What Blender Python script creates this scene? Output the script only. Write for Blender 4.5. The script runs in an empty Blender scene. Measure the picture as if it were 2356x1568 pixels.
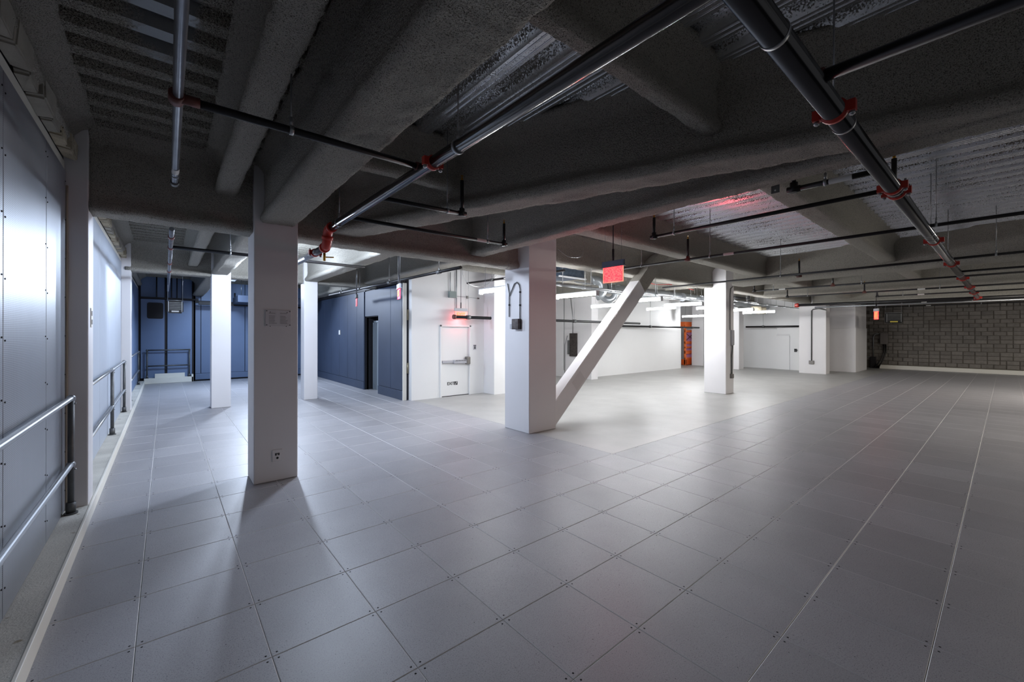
import bpy, bmesh, math, random
from mathutils import Vector, Matrix, noise
random.seed(7)
SC = bpy.context.scene
COL = SC.collection
PI = math.pi

# ------------------------------------------------------------------ camera, world, exposure
YAW, FPX, CX, CY, CAMH, ROLL = 0.6970, 952.79, 1178.0, 767.9, 1.8653, -0.0015
cam_d = bpy.data.cameras.new('camera'); cam = bpy.data.objects.new('camera', cam_d); COL.objects.link(cam)
cam_d.sensor_width = 36.0; cam_d.sensor_fit = 'HORIZONTAL'
cam_d.lens = FPX / 2356.0 * 36.0
cam_d.shift_y = -(784.0 - CY) / 2356.0
cam_d.clip_start = 0.05; cam_d.clip_end = 200
cam.matrix_world = (Matrix.Translation((0, 0, CAMH)) @ Matrix.Rotation(-YAW, 4, 'Z') @ Matrix.Rotation(PI/2, 4, 'X') @ Matrix.Rotation(-ROLL, 4, 'Z'))
SC.camera = cam
w = bpy.data.worlds.new('world'); SC.world = w; w.use_nodes = True
w.node_tree.nodes['Background'].inputs[0].default_value = (0.93, 0.94, 1.0, 1)
w.node_tree.nodes['Background'].inputs[1].default_value = 0.17
SC.view_settings.view_transform = 'Standard'; SC.view_settings.look = 'None'
SC.view_settings.exposure = 0.0; SC.view_settings.gamma = 1.0
SC.view_settings.use_curve_mapping = False
SC.cycles.use_denoising = True
SC.cycles.max_bounces = 8; SC.cycles.diffuse_bounces = 5
SC.cycles.sample_clamp_indirect = 4.0
TUBE_E, BAY_W, BACK_W = 156.0, 290.0, 480.0
MID_W = 310.0
COOL = (0.70, 0.81, 1.0)

_s, _c = math.sin(YAW), math.cos(YAW)
def pix(X, Y, z=0.0):                       # where a world point falls in the photograph
    D = _s*X + _c*Y; L = _c*X - _s*Y
    return CX + FPX*L/D, CY - FPX*(z-CAMH)/D, D

# ------------------------------------------------------------------ materials
def lin(c): return tuple((v/12.92 if v <= 0.04045 else ((v+0.055)/1.055)**2.4) for v in c)
MATS = {}
def mat(name, rgb, rough=0.6, metal=0.0, emit=0.0, bump=None, speck=None, vary=None, spec=0.5, cloud=None, extra=None):
    """rgb in 0-255 sRGB. bump=(scale,strength,dist) speck=(scale,threshold,rgb) vary=random value per object; cloud=(scale,amount)"""
    m = bpy.data.materials.new(name); m.use_nodes = True; MATS[name] = m
    nt = m.node_tree; b = nt.nodes['Principled BSDF']
    col = lin(tuple(v/255 for v in rgb)) + (1,)
    b.inputs['Base Color'].default_value = col
    b.inputs['Roughness'].default_value = rough; b.inputs['Metallic'].default_value = metal
    b.inputs['Specular IOR Level'].default_value = spec
    if emit:
        b.inputs['Emission Color'].default_value = col; b.inputs['Emission Strength'].default_value = emit
    N = nt.nodes.new; L = nt.links.new
    tc = N('ShaderNodeNewGeometry')
    cur = None
    def mixcol(fac, a, bcol, mode='MIX'):
        n = N('ShaderNodeMix'); n.data_type = 'RGBA'; n.blend_type = mode
        if isinstance(fac, (int, float)): n.inputs[0].default_value = fac
        else: L(fac, n.inputs[0])
        for sock, v in ((n.inputs[6], a), (n.inputs[7], bcol)):
            if isinstance(v, tuple): sock.default_value = v
            else: L(v, sock)
        return n.outputs[2]
    cur = col
    if cloud:
        t = N('ShaderNodeTexNoise'); t.inputs['Scale'].default_value = cloud[0]; t.inputs['Detail'].default_value = 5
        L(tc.outputs['Position'], t.inputs['Vector'])
        r = N('ShaderNodeMapRange'); r.inputs[1].default_value = .3; r.inputs[2].default_value = .7
        L(t.outputs[0], r.inputs[0])
        dark = tuple(v*(1-cloud[1]) for v in col[:3]) + (1,)
        cur = mixcol(r.outputs[0], dark, cur)
    if vary:
        oi = N('ShaderNodeObjectInfo'); mr = N('ShaderNodeMapRange')
        mr.inputs[3].default_value = 1-vary; mr.inputs[4].default_value = 1+vary
        L(oi.outputs['Random'], mr.inputs[0])
        hsv = N('ShaderNodeHueSaturation'); L(mr.outputs[0], hsv.inputs['Value'])
        if isinstance(cur, tuple): hsv.inputs['Color'].default_value = cur
        else: L(cur, hsv.inputs['Color'])
        cur = hsv.outputs[0]
    if speck:
        for sc_, thr, srgb in (speck if isinstance(speck, list) else [speck]):
            t = N('ShaderNodeTexNoise'); t.inputs['Scale'].default_value = sc_; t.inputs['Detail'].default_value = 2
            L(tc.outputs['Position'], t.inputs['Vector'])
            r = N('ShaderNodeMapRange'); r.inputs[1].default_value = thr; r.inputs[2].default_value = thr+.04
            L(t.outputs[0], r.inputs[0])
            cur = mixcol(r.outputs[0], cur, lin(tuple(v/255 for v in srgb))+(1,))
    if not isinstance(cur, tuple):
        L(cur, b.inputs['Base Color'])
    if bump:
        t = N('ShaderNodeTexNoise'); t.inputs['Scale'].default_value = bump[0]; t.inputs['Detail'].default_value = 3; t.inputs['Roughness'].default_value = .65
        L(tc.outputs['Position'], t.inputs['Vector'])
        bp = N('ShaderNodeBump'); bp.inputs['Strength'].default_value = bump[1]; bp.inputs['Distance'].default_value = bump[2]
        L(t.outputs[0], bp.inputs['Height']); L(bp.outputs[0], b.inputs['Normal'])
    if extra: extra(nt, b, N, L, tc)
    return m

def ex_perforated(nt, b, N, L, tc):
    # fine punched-hole pattern of acoustic sheet: holes every 9 mm, darker
    sp = N('ShaderNodeSeparateXYZ'); L(tc.outputs['Position'], sp.inputs[0])
    outs = []
    for k in (1, 2):
        m1 = N('ShaderNodeMath'); m1.operation = 'MULTIPLY'; m1.inputs[1].default_value = 2*PI/0.012; L(sp.outputs[k], m1.inputs[0])
        m2 = N('ShaderNodeMath'); m2.operation = 'COSINE'; L(m1.outputs[0], m2.inputs[0]); outs.append(m2)
    ad = N('ShaderNodeMath'); ad.operation = 'ADD'; L(outs[0].outputs[0], ad.inputs[0]); L(outs[1].outputs[0], ad.inputs[1])
    r = N('ShaderNodeMapRange'); r.inputs[1].default_value = .7; r.inputs[2].default_value = 1.2; L(ad.outputs[0], r.inputs[0])
    mx = N('ShaderNodeMix'); mx.data_type = 'RGBA'; L(r.outputs[0], mx.inputs[0])
    base = b.inputs['Base Color'].default_value[:]
    if b.inputs['Base Color'].is_linked: L(b.inputs['Base Color'].links[0].from_socket, mx.inputs[6])
    else: mx.inputs[6].default_value = base
    mx.inputs[7].default_value = (.12, .125, .13, 1)
    L(mx.outputs[2], b.inputs['Base Color'])

def ex_deckmetal(nt, b, N, L, tc):
    # overspray flecks of fireproofing on galvanised sheet
    t = N('ShaderNodeTexNoise'); t.inputs['Scale'].default_value = 75; t.inputs['Detail'].default_value = 3
    L(tc.outputs['Position'], t.inputs['Vector'])
    t2 = N('ShaderNodeTexNoise'); t2.inputs['Scale'].default_value = 1.3; t2.inputs['Detail'].default_value = 2
    L(tc.outputs['Position'], t2.inputs['Vector'])
    a = N('ShaderNodeMath'); a.operation = 'MULTIPLY_ADD'; a.inputs[1].default_value = .55; L(t2.outputs[0], a.inputs[0]); L(t.outputs[0], a.inputs[2])
    # more of the grey shows up inside the flutes than on the lower flanges
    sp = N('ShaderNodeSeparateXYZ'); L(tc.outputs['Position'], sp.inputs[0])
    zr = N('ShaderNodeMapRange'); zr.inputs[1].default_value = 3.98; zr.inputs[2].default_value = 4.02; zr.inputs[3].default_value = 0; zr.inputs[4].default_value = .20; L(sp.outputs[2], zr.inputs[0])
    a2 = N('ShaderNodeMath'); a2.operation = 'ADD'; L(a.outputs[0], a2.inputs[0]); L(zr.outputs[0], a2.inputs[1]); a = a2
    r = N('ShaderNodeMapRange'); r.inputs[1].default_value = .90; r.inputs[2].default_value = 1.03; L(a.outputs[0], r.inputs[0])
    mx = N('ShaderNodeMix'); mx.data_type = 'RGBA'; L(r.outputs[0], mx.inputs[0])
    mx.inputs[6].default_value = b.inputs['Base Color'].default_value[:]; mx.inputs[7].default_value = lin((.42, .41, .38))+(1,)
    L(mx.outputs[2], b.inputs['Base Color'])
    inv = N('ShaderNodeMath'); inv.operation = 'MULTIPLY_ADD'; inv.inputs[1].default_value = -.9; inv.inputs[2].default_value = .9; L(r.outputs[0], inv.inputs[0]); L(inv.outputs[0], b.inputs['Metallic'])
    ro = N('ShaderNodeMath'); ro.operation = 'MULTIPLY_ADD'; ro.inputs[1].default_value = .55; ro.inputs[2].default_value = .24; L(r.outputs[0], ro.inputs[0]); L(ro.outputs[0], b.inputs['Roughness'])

def ex_patchy(nt, b, N, L, tc):
    # the spray missed an oval of bare galvanised sheet in the middle of the bay
    sp = N('ShaderNodeSeparateXYZ'); L(tc.outputs['Position'], sp.inputs[0])
    def math_(op, a, c, d=None):
        n = N('ShaderNodeMath'); n.operation = op
        for i_, v in enumerate((a, c, d)):
            if v is None: continue
            if isinstance(v, (int, float)): n.inputs[i_].default_value = v
            else: L(v, n.inputs[i_])
        return n.outputs[0]
    dx = math_('MULTIPLY', math_('ADD', sp.outputs[0], .02), 3.0); dy = math_('MULTIPLY', math_('ADD', sp.outputs[1], -3.35), .62)
    d = math_('SQRT', math_('ADD', math_('MULTIPLY', dx, dx), math_('MULTIPLY', dy, dy)), 0)
    t = N('ShaderNodeTexNoise'); t.inputs['Scale'].default_value = 6; t.inputs['Detail'].default_value = 6; t.inputs['Roughness'].default_value = .75; L(tc.outputs['Position'], t.inputs['Vector'])
    r = N('ShaderNodeMapRange'); r.inputs[1].default_value = 1.30; r.inputs[2].default_value = 1.0; L(math_('MULTIPLY_ADD', t.outputs[0], 1.1, d), r.inputs[0])
    bare = r.outputs[0]
    mx = N('ShaderNodeMix'); mx.data_type = 'RGBA'; L(bare, mx.inputs[0]); L(b.inputs['Base Color'].links[0].from_socket, mx.inputs[6]); mx.inputs[7].default_value = lin((.44, .45, .46))+(1,)
    L(mx.outputs[2], b.inputs['Base Color']); L(math_('MULTIPLY', bare, .85), b.inputs['Metallic']); L(math_('MULTIPLY_ADD', bare, -.60, 1.0), b.inputs['Roughness'])
    bp = b.inputs['Normal'].links[0].from_node; L(math_('MULTIPLY_ADD', bare, -.96, 1.0), bp.inputs['Strength'])

def ex_rednoise(nt, b, N, L, tc):
    t = N('ShaderNodeTexNoise'); t.inputs['Scale'].default_value = 55; t.inputs['Detail'].default_value = 4
    L(tc.outputs['Position'], t.inputs['Vector'])
    cr = N('ShaderNodeValToRGB'); cr.color_ramp.elements[0].position = .38; cr.color_ramp.elements[0].color = (.75, .006, .012, 1)
    cr.color_ramp.elements[1].position = .72; cr.color_ramp.elements[1].color = (1, .035, .03, 1)
    L(t.outputs[0], cr.inputs[0]); L(cr.outputs[0], b.inputs['Emission Color']); L(cr.outputs[0], b.inputs['Base Color'])

mat('fireproof', (192, 188, 178), 1.0, bump=(60, 1.0, .06), speck=[(130, .57, (138, 135, 126)), (190, .62, (82, 79, 73)), (14, .74, (160, 157, 148))], spec=.1)
mat('deck_metal', (226, 229, 232), .24, .9, extra=ex_deckmetal)
mat('deck_sprayed', (176, 172, 161), 1.0, bump=(60, 1.0, .06), speck=[(110, .55, (112, 109, 101)), (180, .60, (66, 63, 58))], spec=.1)
mat('deck_patchy', (176, 172, 161), 1.0, bump=(60, 1.0, .06), speck=[(110, .55, (112, 109, 101)), (180, .60, (66, 63, 58))], spec=.3, extra=ex_patchy)
mat('column_paint', (222, 220, 221), .55, cloud=(1.2, .04), bump=(40, .05, .005))
mat('wall_white', (232, 232, 232), .6, cloud=(.8, .03))
mat('tile', (158, 157, 161), .42, speck=[(150, .58, (132, 131, 135)), (190, .64, (96, 96, 99)), (170, .69, (192, 192, 195)), (70, .70, (62, 62, 65))], vary=.08, cloud=(2.2, .12), bump=(8, .03, .004))
mat('tile_edge_glint', (204, 203, 203), .5)  # paler than the tile, standing in for light caught on the bevels
mat('hole', (14, 14, 15), .9)
mat('underlay', (28, 28, 30), .9)
mat('concrete_floor', (170, 169, 166), .40, cloud=(1.4, .16), speck=(9, .72, (150, 149, 144)), bump=(5, .04, .004))
mat('ledge', (204, 201, 192), .85, cloud=(3, .25), bump=(60, .5, .01), speck=(7, .70, (138, 128, 108)))
mat('trim_white', (225, 222, 212), .5)
mat('galv_panel', (172, 178, 187), .43, .5, cloud=(1.1, .12), extra=ex_perforated)
mat('panel_pale', (172, 180, 192), .5, .08, cloud=(1.0, .07))
mat('galv', (160, 163, 166), .38, .8)
mat('galv_dark', (105, 106, 106), .5, .6, cloud=(12, .3))
mat('firestop', (190, 180, 158), .95, cloud=(9, .35), bump=(30, .8, .02), speck=(40, .66, (70, 62, 50)))
mat('spandrel', (158, 154, 144), .95, cloud=(6, .2), bump=(50, .5, .01))
mat('pipe_black', (28, 27, 29), .42, .35, bump=(60, .06, .003))
mat('pipe_steel', (20, 20, 24), .17, .0, cloud=(3, .25), spec=1.0)
mat('pipe_galv', (120, 122, 128), .34, .8, cloud=(6, .4))
mat('red_paint', (176, 44, 32), .42)
mat('oxide', (92, 48, 42), .55)
mat('brass', (190, 140, 50), .3, .9)
mat('sticker', (200, 200, 198), .6)
mat('rod', (140, 142, 144), .35, .8)
mat('blue_wall', (110, 130, 164), .5, cloud=(.9, .10), bump=(30, .04, .003))
mat('dark_wall', (54, 65, 86), .58, cloud=(2.0, .14))
mat('dark_frame', (22, 20, 26), .6)
mat('grey_door', (128, 138, 146), .5)
mat('black_plastic', (18, 18, 20), .4)
mat('grey_box', (128, 140, 138), .5)
mat('grey_metal', (120, 116, 112), .45, .5)
mat('steel_box', (84, 78, 76), .35, .8, cloud=(14, .5))
mat('plate_grey', (172, 172, 178), .5)
mat('plaque', (205, 203, 206), .3, spec=.6)
mat('print_grey', (150, 147, 151), .7)
mat('ink', (20, 24, 22), .7)
mat('yellow', (235, 215, 90), .5)
mat('cmu', (126, 121, 115), .95, vary=.16, cloud=(9, .22), bump=(45, .7, .01))
mat('mortar', (104, 98, 90), 1.0, bump=(45, .7, .01))
mat('tube', (250, 252, 255), .5, emit=TUBE_E)
mat('lamp', (214, 228, 255), .5, emit=12.0)
mat('fixture', (225, 226, 228), .5)
mat('exit_red', (235, 30, 40), .4, emit=9.0, extra=ex_rednoise)
mat('exit_edge', (255, 150, 120), .4, emit=1.2)
mat('exit_pink', (255, 62, 98), .4, emit=.75)
mat('exit_glow', (255, 84, 44), .4, emit=1.6)
mat('exit_text', (255, 120, 70), .4, emit=1.8)
mat('exit_clear', (250, 170, 160), .3, emit=.5)
mat('paper', (208, 205, 205), .6)
mat('sealant', (176, 166, 150), .8)
mat('exit_off_glow', (170, 20, 36), .45, emit=.18)  # sign is unlit; the faint glow is put into its material
mat('sign_grey', (92, 97, 116), .45, .3)
mat('duct', (160, 165, 168), .38, .7, cloud=(3, .15))
mat('duct_wrap', (92, 106, 124), .3, .6, cloud=(7, .5), bump=(12, .8, .03))
mat('orange', (240, 120, 60), .5)
mat('orange_dark', (214, 88, 26), .5)
mat('purple', (206, 150, 198), .6)
mat('cable_red', (205, 60, 52), .5)
mat('hinge', (150, 142, 120), .4, .7)

# ------------------------------------------------------------------ mesh helpers
class MB:
    def __init__(s): s.v = []; s.f = []; s.mi = []; s.sm = []
    def quad(s, pts, m=0, smooth=False):
        n = len(s.v); s.v += [tuple(p) for p in pts]; s.f.append(tuple(range(n, n+len(pts)))); s.mi.append(m); s.sm.append(smooth)
    def box(s, x0, y0, z0, x1, y1, z1, m=0):
        x0, x1 = sorted((x0, x1)); y0, y1 = sorted((y0, y1)); z0, z1 = sorted((z0, z1))
        n = len(s.v)
        s.v += [(x0,y0,z0),(x1,y0,z0),(x1,y1,z0),(x0,y1,z0),(x0,y0,z1),(x1,y0,z1),(x1,y1,z1),(x0,y1,z1)]
        for q in ((0,3,2,1),(4,5,6,7),(0,1,5,4),(1,2,6,5),(2,3,7,6),(3,0,4,7)):
            s.f.append(tuple(n+i for i in q)); s.mi.append(m); s.sm.append(False)
    def bbox(s, x0, y0, z0, x1, y1, z1, b=.01, m=0):
        """box with all edges chamfered"""
        x0, x1 = sorted((x0, x1)); y0, y1 = sorted((y0, y1)); z0, z1 = sorted((z0, z1))
        bm = bmesh.new(); bmesh.ops.create_cube(bm, size=1)
        for v in bm.verts:
            v.co = Vector(((x0+x1)/2+v.co.x*(x1-x0), (y0+y1)/2+v.co.y*(y1-y0), (z0+z1)/2+v.co.z*(z1-z0)))
        bmesh.ops.bevel(bm, geom=bm.edges[:], offset=b, segments=2, profile=.5, affect='EDGES')
        s.bm(bm, m); bm.free()
    def bm(s, bm, m=0, smooth=False):
        n = len(s.v); bm.verts.index_update()
        s.v += [tuple(v.co) for v in bm.verts]
        for f in bm.faces:
            s.f.append(tuple(n+v.index for v in f.verts)); s.mi.append(m); s.sm.append(smooth)
    def tube(s, pts, r, n=12, m=0, caps=True, rr=None):
        pts = [Vector(p) for p in pts]; base = len(s.v); k = len(pts); up0 = None
        for i, p in enumerate(pts):
            d = (pts[min(i+1, k-1)] - pts[max(i-1, 0)]).normalized()
            if up0 is None:
                up0 = Vector((0, 0, 1)) if abs(d.z) < .9 else Vector((1, 0, 0))
            a = (up0 - d*up0.dot(d)).normalized(); b = d.cross(a); up0 = a
            rad = rr[i] if rr else r
            if 0 < i < k-1 and not rr:
                d1 = (p-pts[i-1]).normalized(); cs = max(.5, abs(d1.dot(d)))
            else: cs = 1
            for j in range(n):
                t = 2*PI*j/n
                s.v.append(tuple(p + (a*math.cos(t) + b*math.sin(t))*rad/cs))
        for i in range(k-1):
            for j in range(n):
                s.f.append((base+i*n+j, base+i*n+(j+1) % n, base+(i+1)*n+(j+1) % n, base+(i+1)*n+j)); s.mi.append(m); s.sm.append(True)
        if caps:
            s.f.append(tuple(base+j for j in reversed(range(n)))); s.mi.append(m); s.sm.append(False)
            s.f.append(tuple(base+(k-1)*n+j for j in range(n))); s.mi.append(m); s.sm.append(False)
    def sphere(s, c, r, m=0, sc=(1,1,1)):
        bm = bmesh.new(); bmesh.ops.create_uvsphere(bm, u_segments=12, v_segments=8, radius=r)
        for v in bm.verts: v.co = Vector((v.co.x*sc[0]+c[0], v.co.y*sc[1]+c[1], v.co.z*sc[2]+c[2]))
        s.bm(bm, m, True); bm.free()
    def extrude(s, prof, a, b, m=0):
        """closed profile of (u,z) points, u horizontal offset perpendicular to a->b"""
        a = Vector(a); b = Vector(b); d = (b-a); d.z = 0; d.normalize(); nrm = Vector((d.y, -d.x, 0))
        n = len(prof); base = len(s.v)
        for p in (a, b):
            for u, z in prof: s.v.append((p.x+nrm.x*u, p.y+nrm.y*u, p.z+z))
        for j in range(n):
            s.f.append((base+j, base+n+j, base+n+(j+1) % n, base+(j+1) % n)); s.mi.append(m); s.sm.append(False)
        s.f.append(tuple(base+j for j in range(n))); s.mi.append(m); s.sm.append(False)
        s.f.append(tuple(base+n+j for j in reversed(range(n)))); s.mi.append(m); s.sm.append(False)
    def mesh(s, name, mats, fix=True):
        me = bpy.data.meshes.new(name); me.from_pydata(s.v, [], s.f)
        for mm in (mats if isinstance(mats, (list, tuple)) else [mats]): me.materials.append(MATS[mm])
        me.polygons.foreach_set('material_index', s.mi); me.polygons.foreach_set('use_smooth', s.sm)
        if fix:
            b = bmesh.new(); b.from_mesh(me); bmesh.ops.recalc_face_normals(b, faces=b.faces[:]); b.to_mesh(me); b.free()
        me.update(); return me
    def build(s, name, mats, parent=None, label=None, fix=True):
        o = bpy.data.objects.new(name, s.mesh(name, mats, fix)); COL.objects.link(o)
        if parent is not None: attach(o, parent)
        if label: o['label'] = label
        return o

def attach(o, parent):
    o.parent = parent
    off = parent.location if parent.type == 'EMPTY' else Vector((0, 0, 0))
    o.matrix_parent_inverse = Matrix.Translation(-off)

def tag(o, label=None, cat=None, group=None, kind=None):
    if label: o['label'] = label
    if cat: o['category'] = cat
    if group: o['group'] = group
    if kind: o['kind'] = kind
    return o
def thing(name, label, cat, loc, group=None):
    o = bpy.data.objects.new(name, None); COL.objects.link(o); o.location = loc; o.empty_display_size = .1
    return tag(o, label, cat, group, 'thing')
def struct(name, mb, mats, parent=None):
    o = mb.build(name, mats, parent); o['kind'] = 'structure'; return o
def text(name, body, size, mx, m, parent, depth=.002):
    cu = bpy.data.curves.new(name, 'FONT'); cu.body = body; cu.size = size; cu.extrude = depth; cu.align_x = 'CENTER'; cu.align_y = 'CENTER'
    cu.offset = size*.018; cu.materials.append(MATS[m])
    tmp = bpy.data.objects.new('tmp', cu); COL.objects.link(tmp)
    me = bpy.data.meshes.new_from_object(tmp.evaluated_get(bpy.context.evaluated_depsgraph_get()))
    bpy.data.objects.remove(tmp); me.name = name; me.transform(mx)
    o = bpy.data.objects.new(name, me); COL.objects.link(o); attach(o, parent)
    return o
def face_mat(p, xdir, up=(0, 0, 1)):          # text frame: x along xdir, y up
    x = Vector(xdir).normalized(); y = Vector(up); zz = x.cross(y)
    M = Matrix.Identity(4); M.col[0][:3] = x; M.col[1][:3] = y; M.col[2][:3] = zz; M.col[3][:3] = p
    return M

ZD = 3.97            # underside of the deck
ZR = ZD + .09        # rods are let into the slab above the flutes
# ------------------------------------------------------------------ floor
T, OX, OY = 0.6096, 1.0852, 2.1115
CX0, CY0 = OX+7*T, OY+3*T         # corner of the concrete patch
fl = MB()
fl.box(CX0, CY0, -.25, 31.2, 21.5, 0, 0)
fl.box(-.575, -5, -.25, CX0, 21.5, -.03, 1); fl.box(CX0, -5, -.25, 31.2, CY0, -.03, 1)
floor = struct('floor', fl, ['concrete_floor', 'underlay'])
def tile_mb(x0, y0, x1, y1, mb=None, holes=True):
    mb = mb or MB(); g = .0014; b = .0034
    x0 += g; y0 += g; x1 -= g; y1 -= g
    o = [(x0, y0), (x1, y0), (x1, y1), (x0, y1)]; i = [(x0+b, y0+b), (x1-b, y0+b), (x1-b, y1-b), (x0+b, y1-b)]
    mb.quad([(x, y, 0) for x, y in i], 0)
    for k in range(4):
        l = (k+1) % 4
        mb.quad([o[k]+(-.0025,), o[l]+(-.0025,), i[l]+(0,), i[k]+(0,)], 1)
        mb.quad([o[k]+(-.03,), o[l]+(-.03,), o[l]+(-.0025,), o[k]+(-.0025,)], 1)
    if holes:
        for sx, sy, (cx, cy) in ((1, 1, o[0]), (-1, 1, o[1]), (-1, -1, o[2]), (1, -1, o[3])):
            hx, hy = cx+sx*.027, cy+sy*.027
            mb.quad([(hx+.0068*math.cos(a*PI/3), hy+.0068*math.sin(a*PI/3), .0004) for a in range(6)], 2)
    return mb
cells = []
xs = [-.575, OX-2*T] + [OX+k*T for k in range(-1, 50)]
ys = [OY+k*T for k in range(-10, 31)]
for i in range(len(xs)-1):
    for j in range(len(ys)-1):
        x0, x1, y0, y1 = xs[i], xs[i+1], ys[j], ys[j+1]
        if x1 - x0 < .05 or x0 > 30.2 or (x0 > CX0-.01 and y0 > CY0-.01): continue
        if x0 > 5.0 and y0 > CY0-.01: continue
        u, v, D = pix((x0+x1)/2, (y0+y1)/2)
        vis = D > .3 and -150 < u < 2500 and v < 1750
        cells.append((D if vis else 1e3+abs(D), x0, y0, x1, y1, vis))
cells.sort()
full = tile_mb(0, 0, T, T).mesh('floor_tile', ['tile', 'tile_edge_glint', 'hole'])
far = MB(); n = 0
for D, x0, y0, x1, y1, vis in cells:
    if vis and n < 300:
        n += 1
        if abs(x1-x0-T) < 1e-4:
            o = bpy.data.objects.new('floor_tile', full); COL.objects.link(o); o.parent = floor; o.location = (x0, y0, random.uniform(-.0006, .0006))
        else: tile_mb(x0, y0, x1, y1).build('floor_tile', ['tile', 'tile_edge_glint', 'hole'], floor)
    elif not vis and (y0 < -2.5): continue
    else: tile_mb(x0, y0, x1, y1, far, holes=(D < 14))
ft = far.build('distant_floor_tiles', ['tile', 'tile_edge_glint', 'hole'], floor); ft['kind'] = 'stuff'

# ------------------------------------------------------------------ left wall: ledge, trim, panels, spandrel
lw = MB(); lw.box(-1.1, -5, -.2, -.775, 21.5, 4.1)
wall_left = struct('wall_left', lw, 'dark_frame')
t = MB(); t.box(-.8, -5, -.2, -.59, 20.4, .118, 0); struct('trim_1', t, 'ledge')
t = MB(); t.bbox(-.592, -5, -.2, -.572, 20.4, .124, .004); struct('baseboard_left', t, 'trim_white')
ZP = 3.47
seams = [-4.7, -3.51, -2.32, -1.13, .06, 1.25, 2.73, 3.92, 5.11, 5.98]
for a, b in zip(seams[:-1], seams[1:]):
    p = MB(); p.bbox(-.775, a+.006, .122, -.757, b-.006, ZP, .004)
    for k in range(9):
        zz = .3 + k*.38
        p.tube([(-.757, a+.035, zz), (-.753, a+.035, zz)], .006, 6, 1); p.tube([(-.757, b-.035, zz+.02), (-.753, b-.035, zz+.02)], .006, 6, 1)
    p.build('wall_panel', ['galv_panel', 'dark_frame'], wall_left)
seams2 = [6.25, 7.4, 8.779, 10.02, 11.417, 12.75]
for a, b in zip(seams2[:-1], seams2[1:]):
    p = MB(); p.bbox(-.775, a+.008, .122, -.757, b-.008, ZP, .004); p.build('wall_panel', 'panel_pale', wall_left)
seams3 = [13.2, 14.4, 15.6, 16.8, 18.0, 19.2, 20.4]
for a, b in zip(seams3[:-1], seams3[1:]):
    p = MB(); p.bbox(-.775, a+.006, .122, -.757, b-.006, ZP, .004); p.build('wall_panel', 'blue_wall', wall_left)
p = MB(); p.tube([(-.752, 5.985+.012*math.sin(q*1.7)*(.4+.6*math.sin(q*.6)), .13+q*.16) for q in range(21)], .012, 8); p.build('sealant_bead', 'sealant', wall_left)
# angle trim on top of the panels, then fire-stop blocks, then the sprayed edge beam
for k, (ya, yb) in enumerate(((-4.7, 5.97), (6.3, 12.72), (13.2, 20.4))):
    t = MB(); t.extrude([(.0, 0), (.028, 0), (.05, .09), (.0, .09)], (-.765, yb, ZP), (-.765, ya, ZP)); struct('trim_%d' % (k+2), t, 'trim_white')
y = -1.0
rnd = random.Random(3)
while y < 12.6:
    L = rnd.uniform(.16, .42)
    if not (5.93 < y+L and y < 6.3):
        p = MB(); d = rnd.uniform(.07, .105)
        bm = bmesh.new(); bmesh.ops.create_cube(bm, size=1); bmesh.ops.bevel(bm, geom=bm.edges[:], offset=.08, segments=2, affect='EDGES')
        for v in bm.verts:
            q = Vector((-.765+d/2+v.co.x*d, y+L/2+v.co.y*(L-.015), ZP+.17+v.co.z*.16))
            q += noise.noise_vector(q*9)*.018; v.co = q
        p.bm(bm); bm.free(); p.build('firestop_block', 'firestop' if rnd.random() < .55 else 'spandrel', wall_left)
    y += L

# ------------------------------------------------------------------ sprayed beams
def beam(name, label, a, b, w, z0, z1=ZD+.04, web=.42, seg=.10, flare=.10, amp=.008, mats='fireproof', group=None, round_=.03, fine=0):
    """fire-proofed steel beam from a to b (plan points); w soffit width, z0 soffit height"""
    a = Vector((a[0], a[1], 0)); b = Vector((b[0], b[1], 0)); d = b-a; L = d.length; d.normalize(); nr = Vector((d.y, -d.x, 0))
    h = w/2; hw = h*web; pr = []
    for u in (-1, -.66, -.33, 0, .33, .66, 1): pr.append((u*(h-round_), z0))
    right = [(h, z0+round_), (h, z0+.07), (hw+(h-hw)*.5, z0+.11), (hw, z0+.16)]
    zt = z1-.04
    nweb = max(2, int((zt-z0-.3)/.11))
    for k in range(1, nweb): right.append((hw, z0+.16+(zt-.12-z0-.16)*k/nweb))
    right += [(hw, zt-.12), (hw+(h*.9+flare-hw)*.35, zt-.06), (h*.9+flare, zt-.0), (h*.9+flare, z1)]
    prof = pr + right + [(-u, z) for u, z in reversed(right)]
    if fine:
        out = []
        for (u0, q0), (u1, q1) in zip(prof, prof[1:]+prof[:1]):
            m_ = max(1, int(math.hypot(u1-u0, q1-q0)/fine)) if min(q0, q1) < z1-.03 else 1
            out += [(u0+(u1-u0)*e/m_, q0+(q1-q0)*e/m_) for e in range(m_)]
        prof = out; seg = fine
    n = len(prof); k = max(2, int(L/seg)); mb = MB()
    for i in range(k+1):
        p = a + d*(L*i/k)
        for u, z in prof:
            q = Vector((p.x+nr.x*u, p.y+nr.y*u, z))
            nv = noise.noise_vector(q*7)*amp + noise.noise_vector(q*2.1)*amp*1.1
            if fine: nv += noise.noise_vector(q*21)*.0075 + noise.noise_vector(q*47)*.0045
            if z > z1-.05: nv.z = 0
            if i in (0, k): nv = Vector((0, 0, nv.z))
            mb.v.append(tuple(q+nv))
    for i in range(k):
        for j in range(n):
            mb.f.append((i*n+j, i*n+(j+1) % n, (i+1)*n+(j+1) % n, (i+1)*n+j)); mb.mi.append(0); mb.sm.append(True)
    mb.f.append(tuple(range(n))); mb.mi.append(0); mb.sm.append(False)
    mb.f.append(tuple(k*n+j for j in reversed(range(n)))); mb.mi.append(0); mb.sm.append(False)
    o = mb.build(name, mats); tag(o, label, 'beam', group, 'thing'); return o
BW = 'sprayed girder carrying the deck'
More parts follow.
